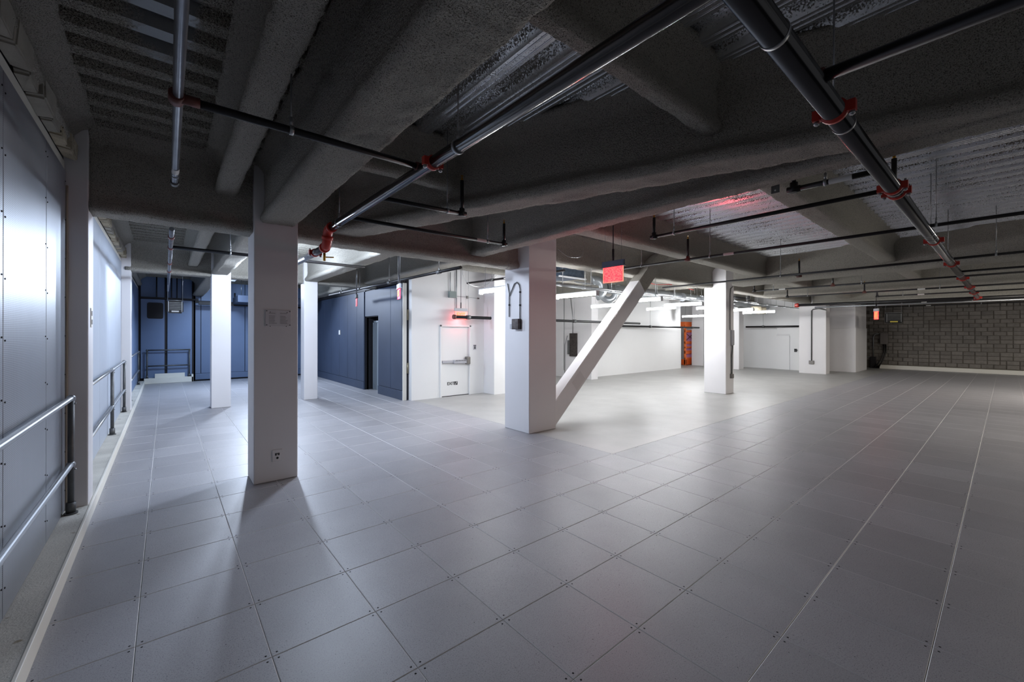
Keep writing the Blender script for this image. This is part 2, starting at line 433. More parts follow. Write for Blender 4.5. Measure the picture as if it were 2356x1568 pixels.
beam('edge_beam', 'sprayed edge beam running along the top of the metal-panelled wall', (-.80, 20.5), (-.80, -1.5), .26, 3.63, web=.8, flare=.14, fine=.045)
beam('girder', 'deep fireproofed girder spanning from the left wall over the plaque column to the braced column', (-.6, 6.18), (5.22, 6.18), .36, 3.125, web=.78, fine=.032)
beam('girder', 'wide rough sprayed girder ending on top of the column with the plaque', (1.10, 5.98), (1.04, -1), .40, 3.245, web=.8, flare=.08, fine=.026)
beam('ceiling_beam', 'narrow sprayed beam over the end of the galvanised overhead pipe', (.56, 6.16), (.50, -1), .22, 3.53, web=.55, fine=.028)
beam('girder', 'slanting sprayed girder crossing the ceiling from above the red elbow', (1.90, 6.16), (4.45, -1.0), .40, 3.255, web=.55, amp=.01, fine=.03)
beam('girder', 'sprayed girder passing in front of the braced column towards the right edge', (4.235, 6.16), (4.17, -2), .27, 3.24, web=.6, fine=.035)
beam('ceiling_beam', 'sprayed cross beam between the plaque-column girder and the slanting girder', (1.2, 1.545), (3.42, 1.545), .15, 3.485, web=.6, flare=.06, fine=.028)
beam('ceiling_beam', 'sprayed cross beam low in the middle bay behind the red coupling', (1.2, 4.05), (2.7, 4.05), .17, 3.485, web=.6, flare=.06)
beam('ceiling_beam', 'sprayed cross beam leaving the middle girder towards the far column row, nearest', (4.3, 1.66), (17.4, 1.74), .28, 3.485, web=.7, fine=.05)
beam('ceiling_beam', 'sprayed cross beam along the edge of the concrete floor, above the red sign', (4.3, 4.33), (23.4, 4.60), .34, 3.485, web=.8)
beam('girder', 'girder between the braced column and the conduit column', (5.9, 6.20), (13.4, 6.20), .40, 3.35, web=.9)
beam('girder', 'girder beyond the conduit column on the column row', (13.8, 6.20), (26.1, 6.20), .40, 3.35, web=.9)
beam('girder', 'bright-edged girder running from the conduit column to the right edge', (13.2, 5.2), (12.15, -2), .62, 3.31, web=.75)
beam('girder', 'second bright-edged girder beyond the conduit column', (17.55, 5.9), (17.55, -2), .5, 3.26, web=.7)
beam('girder', 'distant girder over the drop-conduit column', (23.7, 5.9), (23.7, -2), .5, 3.3, web=.7)
beam('girder', 'girder across the two slim white columns at the back', (-.7, 12.93), (5.1, 12.93), .40, 3.29, web=.6)
beam('girder', 'sprayed girder running back to the slim column beside the dark wall', (3.18, 6.3), (3.18, 12.8), .36, 3.34, web=.6, fine=.05)
beam('girder', 'sprayed girder running back to the slim column near the left wall', (1.05, 6.3), (1.05, 12.8), .36, 3.34, web=.7)
beam('ceiling_beam', 'ragged-edged beam over the dark panelled wall', (4.95, 6.35), (4.95, 19.6), .46, 3.40, web=.8, amp=.02)
beam('ceiling_beam', 'short sprayed beam hanging in the lit left bay', (.52, 6.3), (.52, 12.8), .2, 3.5, web=.6)
beam('ceiling_beam', 'dark beam in the blue back bay', (1.0, 13.1), (1.0, 20.8), .34, 3.35, web=.7)
beam('ceiling_beam', 'hall ceiling beam over the strip lights', (5.3, 8.9), (24.5, 8.9), .3, 3.5, web=.8)
beam('girder', 'girder over the panel pier in the hall', (13.35, 6.3), (13.35, 12.9), .4, 3.4, web=.8)

# ------------------------------------------------------------------ deck
cb = MB(); cb.box(-1.1, -5, ZD+.085, 31.2, 21.5, ZD+.4)
ceiling = struct('ceiling', cb, 'underlay')
def deck(x0, x1, y0, y1, along, m, parent=None, pitch=.305, dep=.075, off=0.0, dashes=False, beads=False):
    """trapezoid flutes running along 'x' or 'y'"""
    mb = MB(); a0, a1 = (y0, y1) if along == 'x' else (x0, x1); b0, b1 = (x0, x1) if along == 'x' else (y0, y1)
    pts = []; a = a0 - pitch + off
    while a < a1:
        for da, z in ((0, 0), (.125, 0), (.165, dep), (.265, dep)): pts.append((a+da, ZD+z))
        for sgn in ((.03, .095) if dashes else ()): pass
        a += pitch
    pts = [(min(max(p, a0), a1), z) for p, z in pts]
    P = (lambda a, b, z: (b, a, z)) if along == 'x' else (lambda a, b, z: (a, b, z))
    for (p, z), (q, zq) in zip(pts[:-1], pts[1:]):
        if q-p < 1e-4: continue
        mb.quad([P(p, b0, z), P(q, b0, zq), P(q, b1, zq), P(p, b1, z)])
        if (dashes or beads) and abs(z-zq) < 1e-6 and q-p > .09:
            # stiffening ribs: one long pressed bead and rows of short embossments
            for f in (.28, .72): 
                c = p+(q-p)*f
                mb.tube([P(c, b0, z), P(c, b1, z)], .007, 5, 0, caps=False)
        if dashes and z > ZD+.05 and zq > ZD+.05:
            for r, f in enumerate((.2, .45, .7)):
                c = p+(q-p)*f; s = b0 + .05*r
                while s < b1-.12:
                    mb.quad([P(c-.008, s, z), P(c, s, z-.007), P(c, s+.085, z-.007), P(c-.008, s+.085, z)])
                    mb.quad([P(c, s, z-.007), P(c+.008, s, z), P(c+.008, s+.085, z), P(c, s+.085, z-.007)])
                    s += .14
    o = mb.build('deck_sheet', m, ceiling, fix=False); return o
deck(-.7, .45, -3, 6.0, 'x', 'deck_patchy', off=.06)
deck(.45, 1.1, -3, 6.0, 'x', 'deck_sprayed', off=.06)
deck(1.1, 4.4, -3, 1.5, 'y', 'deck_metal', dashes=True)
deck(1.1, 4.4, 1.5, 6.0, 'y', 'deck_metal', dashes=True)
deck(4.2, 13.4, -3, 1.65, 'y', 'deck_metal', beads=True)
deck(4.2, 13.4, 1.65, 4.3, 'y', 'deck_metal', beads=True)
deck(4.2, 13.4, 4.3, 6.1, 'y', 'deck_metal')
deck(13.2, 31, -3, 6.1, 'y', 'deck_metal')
deck(-.7, 1.0, 6.1, 13, 'x', 'deck_sprayed'); deck(1.0, 5.2, 6.1, 13, 'x', 'deck_sprayed')
deck(-.7, 5.2, 13, 21.4, 'x', 'deck_sprayed')
deck(5.0, 31, 6.1, 13.4, 'y', 'deck_sprayed')
# ------------------------------------------------------------------ columns
def column(label, x0, y0, x1, y1, z1=ZD, name='column', group=None, b=.012):
    mb = MB(); mb.bbox(x0, y0, 0, x1, y1, z1, b); return tag(mb.build(name, 'column_paint'), label, 'column', group, 'thing')
column('white square column carrying a framed plaque and an outlet', .835, 5.95, 1.33, 6.42, 3.95)
column('broad white column at the foot of the diagonal brace', 5.205, 5.72, 5.93, 6.44, 3.95)
column('white column with grey conduit and outlet running down its narrow side', 13.36, 5.60, 13.93, 6.28)
column('white column with a thin conduit dropping to a square outlet', 23.69, 5.42, 24.30, 6.5)
column('slim white column near the left wall in the lit back bay', .88, 12.70, 1.285, 13.1)
column('slim white column beside the dark panelled wall', 2.99, 12.68, 3.35, 13.05)
mb = MB(); mb.bbox(-.80, 6.0, .1, -.60, 6.36, ZD, .012)
tag(mb.build('pilaster', 'column_paint'), 'white wall pilaster at the end of the nearer guard rail', 'pilaster', None, 'thing')
mb = MB(); mb.bbox(-.80, 12.75, .1, -.60, 13.15, ZD, .012)
tag(mb.build('pilaster', 'column_paint'), 'white wall pilaster at the end of the farther guard rail', 'pilaster', None, 'thing')
column('pale square pier between the lit hall and the dark block wall', 26.05, 4.78, 28.5, 6.4, 3.9, name='pier')
mb = MB(); mb.bbox(26.03, 4.76, 0, 28.52, 6.42, 2.19, .01); o = mb.build('base_panel', 'column_paint', bpy.data.objects['pier'])
column('white hall column just right of the stepped wall, behind the conduit column', 23.3, 9.1, 23.9, 9.8)
column('white pier by the orange scaffold', 24.35, 11.5, 24.9, 12.2, name='pier')
column('white pier beside the wall-mounted panel board', 13.33, 10.87, 13.75, 12.9, name='pier')
# diagonal brace
th = math.atan2(3.168-.129, 9.509-6.138); dx, dz = math.cos(th), math.sin(th)
Yf, Yb, hgt = 5.80, 6.08, .374
x0, z0 = 5.97, .0
br = thing('diagonal_brace', 'white boxed diagonal brace leaning away from the broad column', 'brace', (6.3, 6.2, 0))
nx, nz = -dz, dx
def bquad(l0, l1, m, nm):
    mb = MB(); pr = [(0, 0), (hgt, 0)]
    P = [(x0+dx*l+nx*t, z0+dz*l+nz*t) for l in (l0, l1) for t in (0, hgt)]
    (ax, az), (bx_, bz), (cx_, cz), (ex, ez) = P
    for Y in (Yf, Yb): pass
    v = [(ax, Yf, az), (bx_, Yf, bz), (ex, Yf, ez), (cx_, Yf, cz), (ax, Yb, az), (bx_, Yb, bz), (ex, Yb, ez), (cx_, Yb, cz)]
    bm = bmesh.new(); vs = [bm.verts.new(p) for p in v]
    for f in ((0, 1, 2, 3), (7, 6, 5, 4), (0, 4, 5, 1), (3, 2, 6, 7), (1, 5, 6, 2), (0, 3, 7, 4)): bm.faces.new([vs[i] for i in f])
    bmesh.ops.bevel(bm, geom=bm.edges[:], offset=.01, segments=2, affect='EDGES'); mb.bm(bm); bm.free()
    return mb.build(nm, m, br)
bquad(.0, 4.4, 'column_paint', 'casing')
hgt0 = hgt; hgt = .378; Yf -= .003; Yb += .003; bquad(4.33, 6.1, 'fireproof', 'sprayed_end'); hgt = hgt0; Yf += .003
mb = MB()
for (l0, l1) in ((.95, 1.3),):
    q = [(x0+dx*l+nx*t, Yf-.004, z0+dz*l+nz*t) for l, t in ((l0, .06), (l1, .06), (l1, .3), (l0, .3))]
    mb.quad(q)
mb.build('notice', 'paper', br, 'faint pasted notice')

# ------------------------------------------------------------------ white door wall, hall walls
def wallbox(name, boxes, m='wall_white'):
    mb = MB()
    for b in boxes: mb.box(*b)
    return struct(name, mb, m)
DX0, DX1, DZ = 6.17, 7.25, 2.13
wallbox('wall_door', [(5.27, 10.66, 0, DX0, 10.9, 3.95), (DX1, 10.66, 0, 7.78, 10.9, 3.95), (DX0, 10.66, DZ, DX1, 10.9, 3.95), (7.76, 10.12, 0, 8.3, 13.2, 3.95), (DX0-.02, 10.9, 0, DX1+.02, 11.0, 3.9)])
wallbox('wall_back', [(8.2, 13.0, 0, 13.5, 13.2, 3.95), (13.7, 11.53, 0, 21.75, 11.75, 3.95), (21.75, 14.2, 0, 31, 14.4, 3.95)])
wallbox('trim_5', [(13.76, 11.50, 0, 21.75, 11.54, 2.16)])
wallbox('wall_right', [(25.45, 7.95, 0, 25.7, 14.4, 3.95), (25.3, 6.4, 0, 25.7, 7.95, 3.95)])
wallbox('trim_6', [(25.38, 7.95, 0, 25.46, 12, 2.13), (25.24, 7.35, 0, 25.32, 7.95, 1.78)])
# bevelled ledge caps
for nm, pts in (('trim_7', [(13.76, 11.50, 2.16, 21.75, 11.54)]),):
    mb = MB(); mb.quad([(13.76, 11.50, 2.16), (21.75, 11.50, 2.16), (21.75, 11.54, 2.26), (13.76, 11.54, 2.26)]); struct(nm, mb, 'wall_white')
mb = MB(); mb.quad([(25.38, 7.95, 2.13), (25.38, 12, 2.13), (25.46, 12, 2.24), (25.46, 7.95, 2.24)]); mb.quad([(25.24, 7.35, 1.78), (25.24, 7.95, 1.78), (25.32, 7.95, 1.92), (25.32, 7.35, 1.92)]); struct('trim_8', mb, 'wall_white')
mb = MB(); mb.box(25.2, 6.4, 0, 25.3, 7.3, 2.25); struct('door_3', mb, 'wall_white')
mb = MB(); mb.box(25.17, 7.0, .95, 25.21, 7.12, 1.12); mb.tube([(25.18, 7.05, 1.05), (25.12, 7.05, 1.05), (25.12, 6.95, 1.05)], .015, 8); mb.build('lever_handle', 'black_plastic', bpy.data.objects['door_3'])
# exit door with panic bar
d = MB(); d.bbox(DX0+.05, 10.70, .012, DX1-.05, 10.75, DZ-.05, .004)
door = struct('door_1', d, 'wall_white')
f = MB()
f.bbox(DX0, 10.63, 0, DX0+.05, 10.76, DZ, .004); f.bbox(DX1-.05, 10.63, 0, DX1, 10.76, DZ, .004); f.bbox(DX0, 10.63, DZ-.05, DX1, 10.76, DZ, .004)
f.build('door_frame', 'wall_white', door)
f = MB(); f.box(DX0+.05, 10.69, 0, DX1-.05, 10.76, .018); f.build('threshold', 'dark_frame', door)
f = MB(); f.bbox(6.24, 10.62, 1.0, 6.66, 10.70, 1.075, .01, 0); f.bbox(6.62, 10.585, .975, 7.12, 10.70, 1.085, .012, 0); f.build('push_bar', 'plate_grey', door, 'grey push bar across the door')
f = MB()
for k in range(8):
    x = 6.66+k*.056; f.quad([(x, 10.583, 1.045), (x+.028, 10.583, 1.045), (x+.046, 10.583, 1.078), (x+.018, 10.583, 1.078)])
f.build('warning_stripes', 'ink', door, 'black diagonal stripes on the push bar')['kind'] = 'stuff'
f = MB(); f.bbox(7.06, 10.56, .94, 7.19, 10.70, 1.17, .02); f.build('latch_case', 'grey_metal', door)
text('exit_lettering', 'EXIT', .125, face_mat((6.565, 10.697, .375), (1, 0, 0)), 'ink', door)
f = MB(); f.box(6.69, 10.695, .325, 6.80, 10.70, .43); f.build('exit_symbol', 'ink', door)
f = MB(); f.quad([(6.715, 10.692, .335), (6.735, 10.692, .335), (6.775, 10.692, .42), (6.755, 10.692, .42)]); f.build('symbol_stroke', 'wall_white', door)

# dark panelled wall
dw = MB(); dw.box(5.13, 10.86, 0, 5.25, 12.6, 3.28); dw.box(5.13, 13.8, 0, 5.25, 19.6, 3.34); dw.box(5.16, 12.6, 2.42, 5.25, 13.8, 3.3); dw.box(5.5, 12.4, 0, 5.6, 14, 3.3)
dw.box(5.2, 13.8, 0, 5.6, 13.9, 3.3); dw.box(5.25, 12.45, 0, 5.6, 12.6, 3.3)
dw.box(5.1, 10.3+.56, 3.3, 5.27, 19.6, 3.95)
wall_dark = struct('wall_side', dw, 'dark_frame')
for a, b in ((10.90, 11.667), (11.667, 12.6), (13.8, 14.488), (14.488, 15.427), (15.427, 16.361), (16.361, 17.331), (17.331, 18.274), (18.274, 19.5)):
    p = MB(); p.bbox(5.095, a+.006, .27, 5.14, b-.006, 3.27, .005); p.build('wall_panel', 'dark_wall', wall_dark)
p = MB(); p.bbox(5.125, 12.6, 2.44, 5.165, 13.8, 3.27, .004); p.build('wall_panel', 'dark_wall', wall_dark)
p = MB(); p.bbox(5.085, 10.86, 0, 5.14, 12.6, .26, .005); p.build('base_rail', 'dark_wall', wall_dark)
p = MB(); p.bbox(5.085, 13.8, 0, 5.14, 19.5, .26, .005); p.build('base_rail', 'dark_wall', wall_dark)
p = MB(); p.bbox(5.09, 10.82, 0, 5.20, 10.865, 3.29, .008); p.build('end_cap', 'trim_white', wall_dark, 'pale end cap on the panelled wall')
p = MB(); p.bbox(5.205, 10.84, 0, 5.275, 10.9, 3.6, .004); p.build('jamb', 'dark_frame', wall_dark)
for z in (.75, 2.25):
    p = MB(); p.tube([(5.235, 10.825, z), (5.235, 10.825, z+.3)], .022, 10); p.box(5.21, 10.83, z, 5.27, 10.845, z+.3); p.build('hinge', 'hinge', wall_dark)
d2 = MB(); d2.bbox(5.40, 12.62, 0, 5.45, 13.72, 2.27, .004); door2 = struct('door_2', d2, 'grey_door')
p = MB(); p.bbox(5.37, 12.60, 0, 5.47, 12.66, 2.3, .004); p.bbox(5.37, 13.66, 0, 5.47, 13.74, 2.3, .004); p.bbox(5.37, 12.6, 2.24, 5.47, 13.74, 2.3, .004); p.build('door_frame', 'grey_door', door2)
p = MB(); p.tube([(5.40, 12.74, 1.0), (5.34, 12.74, 1.0), (5.34, 12.86, 1.0)], .012, 8); p.build('lever_handle', 'grey_metal', door2)
p = MB(); p.bbox(5.07, 16.2, 1.83, 5.1, 16.36, 2.0, .005); tag(p.build('wall_notice', 'sticker'), 'small white sheet on the dark panelled wall', 'notice', None, 'thing')

# blue back room
bw = MB(); bw.box(-.8, 20.6, 0, .9, 20.8, 4.1); bw.box(.9, 21.1, 0, 5.3, 21.3, 4.1); bw.box(.86, 20.6, 0, .9, 21.3, 4.1)
wall_blue = struct('wall_far', bw, 'dark_frame')
for a, b in ((-.70, -.02), (.06, .80)):
    p = MB(); p.bbox(a, 20.55, .2, b, 20.61, 3.15, .006); p.build('wall_panel', 'blue_wall', wall_blue)
    p = MB(); p.bbox(a, 20.55, 3.22, b, 20.61, 4.0, .006); p.build('wall_panel', 'blue_wall', wall_blue)
for a, b in ((.93, 1.1), (1.12, 1.72), (1.75, 1.98), (2.0, 2.62), (2.64, 3.6), (3.62, 4.5), (4.52, 5.2)):
    p = MB(); p.bbox(a, 21.05, .25, b, 21.11, 3.1, .006); p.build('wall_panel', 'blue_wall', wall_blue)
    p = MB(); p.bbox(a, 21.05, 3.2, b, 21.11, 4.0, .006); p.build('wall_panel', 'blue_wall', wall_blue)
p = MB(); p.bbox(.93, 21.04, 0, 5.2, 21.1, .24, .006); p.build('base_rail', 'blue_wall', wall_blue)
p = MB(); p.bbox(-.6, 20.3, 0, .84, 20.6, .2, .01); p.bbox(.78, 20.3, 0, .84, 20.6, .28, .01); struct('baseboard_far', p, 'trim_white')
p = MB(); p.bbox(-.30, 20.36, .2, .58, 20.42, .36, .008); tag(p.build('board', 'trim_white'), 'pale board lying on the far curb under the guard rail', 'board', None, 'thing')
p = MB()
bm = bmesh.new(); bmesh.ops.create_grid(bm, x_segments=1, y_segments=1, size=.5)
pts = []
for (cx_, cz_, a0) in ((-.12, 2.48, -90), (-.12, 2.96, 0), (-.46, 2.96, 90), (-.46, 2.48, 180)):
    for k in range(5):
        a = math.radians(a0+k*22.5); pts.append((cx_+.06*math.cos(a), cz_+.06*math.sin(a)))
bm.free()
nP = len(pts); base = 0
p.v = [(x, 20.53, z) for x, z in pts]+[(x, 20.56, z) for x, z in pts]; p.f = [tuple(range(nP)), tuple(reversed(range(nP, 2*nP)))]+[(j, (j+1) % nP, nP+(j+1) % nP, nP+j) for j in range(nP)]
p.mi = [0]*len(p.f); p.sm = [False]*len(p.f)
tag(p.build('cover_plate', 'dark_frame'), 'dark rounded cover plate high on the far blue wall', 'panel', None, 'thing')

# block wall on the right
cm = MB(); cm.box(30.56, -5, 0, 31.2, 7, 4.05); wall_cmu = struct('wall_block', cm, 'mortar')
rnd = random.Random(11); zc = .22; row = 0; cnt = 0; extra = MB()
while zc < 3.6:
    y = 5.0 + (.2 if row % 2 else 0)
    while y > -4.5:
        L = .4 if rnd.random() > .16 else .2
        q = MB(); ins = rnd.uniform(-.012, .016)
        zj = rnd.uniform(-.008, .008)
        tgt = q if (y > -.75 and cnt < 296) else extra
        tgt.bbox(30.52+ins, y-L+.014, zc+.012+zj, 30.62, y-.014, zc+.19+zj, .012) if tgt is q else tgt.box(30.52+ins, y-L+.014, zc+.012, 30.62, y-.014, zc+.19)
        if tgt is q: q.build('concrete_block', 'cmu', wall_cmu); cnt += 1
        y -= L
    zc += .2; row += 1
o = extra.build('outer_concrete_blocks', 'cmu', wall_cmu); o['kind'] = 'stuff'
p = MB(); p.bbox(30.2, -5, 0, 30.56, 4.5, .2, .01); struct('baseboard_right', p, 'trim_white')

# ------------------------------------------------------------------ pipes
ZB, ZM = 3.17, 3.15
def coupling(c, ax, r, parent, name='coupling', m='red_paint', w=.055):
    """grooved coupling with bolt ears"""
    mb = MB(); c = Vector(c); d = Vector(ax).normalized()
    mb.tube([c-d*w/2, c-d*w*.25, c-d*w*.25, c+d*w*.25, c+d*w*.25, c+d*w/2], r, 20, 0, rr=[r*1.05, r*1.1, r*1.22, r*1.22, r*1.1, r*1.05])
    side = Vector((d.y, -d.x, 0))
    for s in (-1, 1):
        e = c+side*s*r*1.42
        mb.box(e.x-abs(side.x)*r*.34-abs(d.x)*w*.35-.001, e.y-abs(side.y)*r*.34-abs(d.y)*w*.35-.001, e.z-.03, e.x+abs(side.x)*r*.34+abs(d.x)*w*.35+.001, e.y+abs(side.y)*r*.34+abs(d.y)*w*.35+.001, e.z+.03)
    o = mb.build(name, m, parent)
    b = MB()
    for s in (-1, 1):
        e = c+side*s*r*1.45
        b.tube([(e.x, e.y, e.z-.055), (e.x, e.y, e.z+.05)], .009, 6); b.tube([(e.x, e.y, e.z-.05), (e.x, e.y, e.z-.034)], .016, 6)
    b.build('bolts', 'galv', o)['kind'] = 'stuff'
    return o
def hanger(x, y, zp, r, parent, ztop=ZR, ring=True, ax=(1, 0, 0)):
    mb = MB(); mb.tube([(x, y, zp+r), (x, y, ztop)], .005, 6)
    o = mb.build('hanger_rod', 'rod', parent)
    k = MB(); d = Vector(ax)
    k.tube([Vector((x, y, zp))-d*.012, Vector((x, y, zp))+d*.012], r+.006, 16, caps=True)
    k.tube([(x, y, zp+r), (x, y, zp+r+.06)], .011, 6)
    k.build('clevis', 'galv', o)
def elbow(pts, r, parent, m='pipe_black'):
    k = MB(); k.tube(pts, r, 10); k.build('elbow', m, parent)
def sticker(a, b, r, f, parent, L=.16):
    a = Vector(a); b = Vector(b); c = a+(b-a)*f; d = (b-a).normalized()
    k = MB(); k.tube([c-d*L/2, c+d*L/2], r+.0015, 12, caps=False); k.build('pipe_label', 'sticker', parent)
def sprinkler(x, y, z, parent, m='brass'):
    k = MB(); k.tube([(x, y, z), (x, y, z+.025)], .012, 8); k.tube([(x-.012, y, z+.025), (x, y, z+.05), (x+.012, y, z+.025)], .003, 5); k.tube([(x, y, z+.05), (x, y, z+.053)], .017, 10)
    k.build('sprinkler_head', m, parent)
def branch(label, a, b, r=.021, z=ZB, risers=(), rods=(), labels=(), group='sprinkler branch pipes', fit_a=None, fit_b=None, m='pipe_black'):
    """risers: (fraction, height, end?)"""
    a = Vector((a[0], a[1], z)); b = Vector((b[0], b[1], z)); d = (b-a).normalized()
    t = thing('sprinkler_pipe', label, 'pipe', ((a+b)/2)[:], group)
    k = MB(); k.tube([a, b], r, 12); k.build('pipe_run', m, t)
    for fr in (fit_a, fit_b):
        if fr is None: continue
        p = a if fr is fit_a else b; s = 1 if fr is fit_a else -1
        k = MB(); k.tube([p+d*s*.0, p+d*s*.05], r*1.35, 12); k.build('collar', 'oxide', t)
    for fr, h, off in risers:
        p = a+(b-a)*fr
        q = p + Vector((off[0], off[1], 0))
        k = MB()
        if off != (0, 0): k.tube([p, q], r*.9, 10)
        k.tube([q+Vector((0, 0, r*.5)), q+Vector((0, 0, h))], r*.9, 10); k.build('riser', m, t)
        k = MB(); k.tube([q-Vector((0, 0, r*1.2)), q+Vector((0, 0, r*2.6))], r*1.35, 10); k.tube([q-d*r*2.2, q+d*r*2.2], r*1.3, 10); k.build('fitting', 'oxide' if 0 < fr < 1 else m, t)
        if q.z+h < ZD-.1: sprinkler(q.x, q.y, q.z+h, t)
    for fr, zt in rods:
        p = a+(b-a)*fr; hanger(p.x, p.y, z, r, t, zt, ax=d)
    for fr in labels: sticker(a, b, r, fr, t)
    return t
# main pipe over the middle bay
X1, R1 = 1.540, .045
t = thing('main_pipe', 'thick dark steel main pipe running to the red elbow by the plaque column', 'pipe', (X1, 2.5, ZM))
k = MB(); k.tube([(X1, -2.5, ZM), (X1, 5.25, ZM)], R1, 24); k.build('pipe_run', 'pipe_steel', t)
coupling((X1, 2.98+.14-.35, ZM), (0, 1, 0), R1, t)
for y in (2.42, 4.95): hanger(X1, y, ZM, R1, t, ax=(0, 1, 0))
k = MB(); k.tube([(X1, 5.22, ZM), (X1, 5.27, ZM)], R1*1.35, 16); k.tube([(X1, 5.27, ZM), (X1, 5.34, ZM), (X1, 5.39, ZM-.03), (X1, 5.41, ZM-.08), (X1, 5.42, ZM-.14), (X1, 5.46, ZM-.19), (X1, 5.52, ZM-.2)], R1*1.18, 16)
k.tube([(X1, 5.40, ZM-.075), (X1, 5.415, ZM-.115)], R1*1.45, 16); k.tube([(X1, 5.5, ZM-.2), (X1, 5.55, ZM-.2)], R1*1.4, 16)
k.build('offset_elbow', 'red_paint', t, 'red painted offset elbow')
k = MB(); k.tube([(X1, 5.53, ZM-.2), (X1, 6.9, ZM-.2)], R1, 16); k.build('lower_run', 'pipe_galv', t)
coupling((X1, 5.95, ZM-.2), (0, 1, 0), R1, t)
k = MB(); k.tube([(X1+.06, 5.75, ZM-.2), (X1+.06, 5.75, ZM-.33)], .016, 8); k.tube([(X1+.06, 5.75, ZM-.28), (X1+.17, 5.72, ZM-.275)], .008, 6); k.build('drain_valve', 'brass', t, 'brass drain valve')
# main pipe on the right
Y2, R2 = .64, .057
t = thing('main_pipe', 'thick glossy main pipe with red couplings crossing the right of the ceiling', 'pipe', (8, Y2, ZM))
k = MB(); k.tube([(-1, Y2, ZM), (22.0, Y2, ZM)], R2, 24); k.build('pipe_run', 'pipe_steel', t)
for x in (2.95, 4.85, 5.05, 8.05, 10.9, 13.9, 16.6, 18.9, 21.6): coupling((x, Y2, ZM), (1, 0, 0), R2, t)
for x in (2.0, 3.17, 7.4): k = MB(); k.tube([(x-.011, Y2, ZM), (x+.011, Y2, ZM)], R2+.004, 24); k.build('clamp_band', 'galv', t)
for x in (2.95, 4.95, 7.7, 10.2, 13.0, 17.2): hanger(x, Y2, ZM, R2, t, ax=(1, 0, 0))
# overhead galvanised pipe at left
t = thing('overhead_pipe', 'galvanised overhead pipe ending in an open cap above the left floor', 'pipe', (.03, 3, ZB))
k = MB(); k.tube([(.03, -2, ZB), (.06, 4.6, ZB)], .024, 16); k.build('pipe_run', 'pipe_galv', t)
k = MB(); k.tube([(.06, 4.58, ZB), (.06, 4.66, ZB)], .030, 16); k.build('end_cap', 'galv_dark', t)
k = MB(); k.tube([(.06, 4.40, ZB), (.06, 4.415, ZB)], .028, 16); k.build('end_ring', 'galv', t)
k = MB(); k.tube([(.06, 4.2, ZB), (.06, 4.32, ZB)], .0255, 16, caps=False); k.build('pipe_label', 'sticker', t)
k = MB(); k.tube([(.045, 2.90, ZB), (.045, 2.99, ZB)], .036, 16); k.tube([(.05, 2.945, ZB), (.15, 2.945, ZB)], .028, 12); k.build('tee', 'oxide', t)
t = thing('overhead_pipe', 'short galvanised overhead pipe with couplings in the lit left bay', 'pipe', (.06, 9, ZB))
k = MB(); k.tube([(.06, 6.7, ZB), (.06, 16.5, ZB)], .026, 12); k.build('pipe_run', 'pipe_galv', t)
for y in (7.2, 8.1, 9.9, 11.2): k = MB(); k.tube([(.06, y, ZB), (.06, y+.12, ZB)], .036, 12); k.build('tee', 'oxide', t)
bt = branch('dark branch pipe crossing from the galvanised pipe to the dark main pipe', (.1, 2.95), (X1, 2.95), .024, rods=((.36, 3.62),), fit_b=1)
k = MB(); k.box(.60, 2.92, 3.60, .645, 2.98, 3.72); k.box(.60, 2.92, 3.60, .66, 2.98, 3.615); k.build('beam_clamp', 'dark_frame', bt)
branch('dark branch pipe in the lit left bay beside the slim column', (.08, 8.1), (3.0, 8.1), .026, rods=((.25, ZR),), labels=(.4,))
branch('nearer short branch pipe turning up behind the red coupling', (X1, 3.86), (2.47, 3.80), .022, risers=((1, .36, (0, 0)),), rods=((.81, ZR),), fit_a=1)
branch('farther short branch pipe turning up in front of the girder', (X1, 4.74), (3.78, 4.70), .022, risers=((1, .30, (0, 0)),), rods=((.87, 3.9),), labels=(.82,), fit_a=1)
branch('thick branch pipe at the top right corner', (2.55, Y2), (2.55, -2.5), .032, z=3.17, fit_a=1)
branch('short branch pipe turning up beside the main pipe\'s double coupling', (4.46, Y2), (4.44, 1.26), .024, z=3.2, risers=((1, .26, (0, 0)),), rods=((.62, 3.75),), labels=(.45,), fit_a=1)
branch('branch pipe turning up near the hanging red sign', (5.0, Y2), (5.03, 3.04), .022, risers=((1, .26, (0, 0)), (.0, .25, (-.06, 0))), rods=((.88, ZR),), fit_a=1)
branch('long branch pipe passing behind the hanging red sign', (7.07, -2.5), (6.99, 5.1), .022, risers=((.80, .36, (0, 0)),), rods=((.75, ZR), (.40, ZR), (.92, 3.8)), labels=(.71,))
branch('branch pipe crossing toward the conduit column with an offset sprinkler', (10.22, -2.5), (10.7, 6.2), .022, risers=((.63, .34, (.35, 0)),), rods=((.66, ZR), (.30, ZR)), labels=(.24,))
branch('branch pipe beyond the bright-edged girder', (13.65, -2.5), (13.65, 4.9), .022, risers=((.74, .28, (0, 0)), (1, .22, (0, 0))), rods=((.66, ZR), (.93, 3.6)), labels=(.9,))
branch('twin branch pipe right of the main pipe', (12.62, -2.5), (12.62, Y2), .022, rods=((.5, ZR),), labels=(.3,))
branch('branch pipe in the second far bay', (16.6, -2.5), (16.6, 4.9), .022, risers=((.72, .3, (0, 0)), (1, .24, (0, 0))), rods=((.92, 3.6), (.5, ZR)), labels=(.55,))
branch('farthest branch pipe before the cross main', (18.75, -2.5), (18.75, 2.85), .022, risers=((1, .26, (0, 0)),), rods=((.88, ZR), (.4, ZR)), labels=(.8,))
branch('branch pipe over the block wall, nearer', (24.0, -2.5), (24.0, 4.2), .022, z=3.2, rods=((.5, ZR), (.8, ZR)), labels=(.7,))
branch('branch pipe over the block wall, farther', (26.8, -2.5), (26.8, 3.9), .022, z=3.2, rods=((.5, ZR), (.85, ZR)), labels=(.75,))
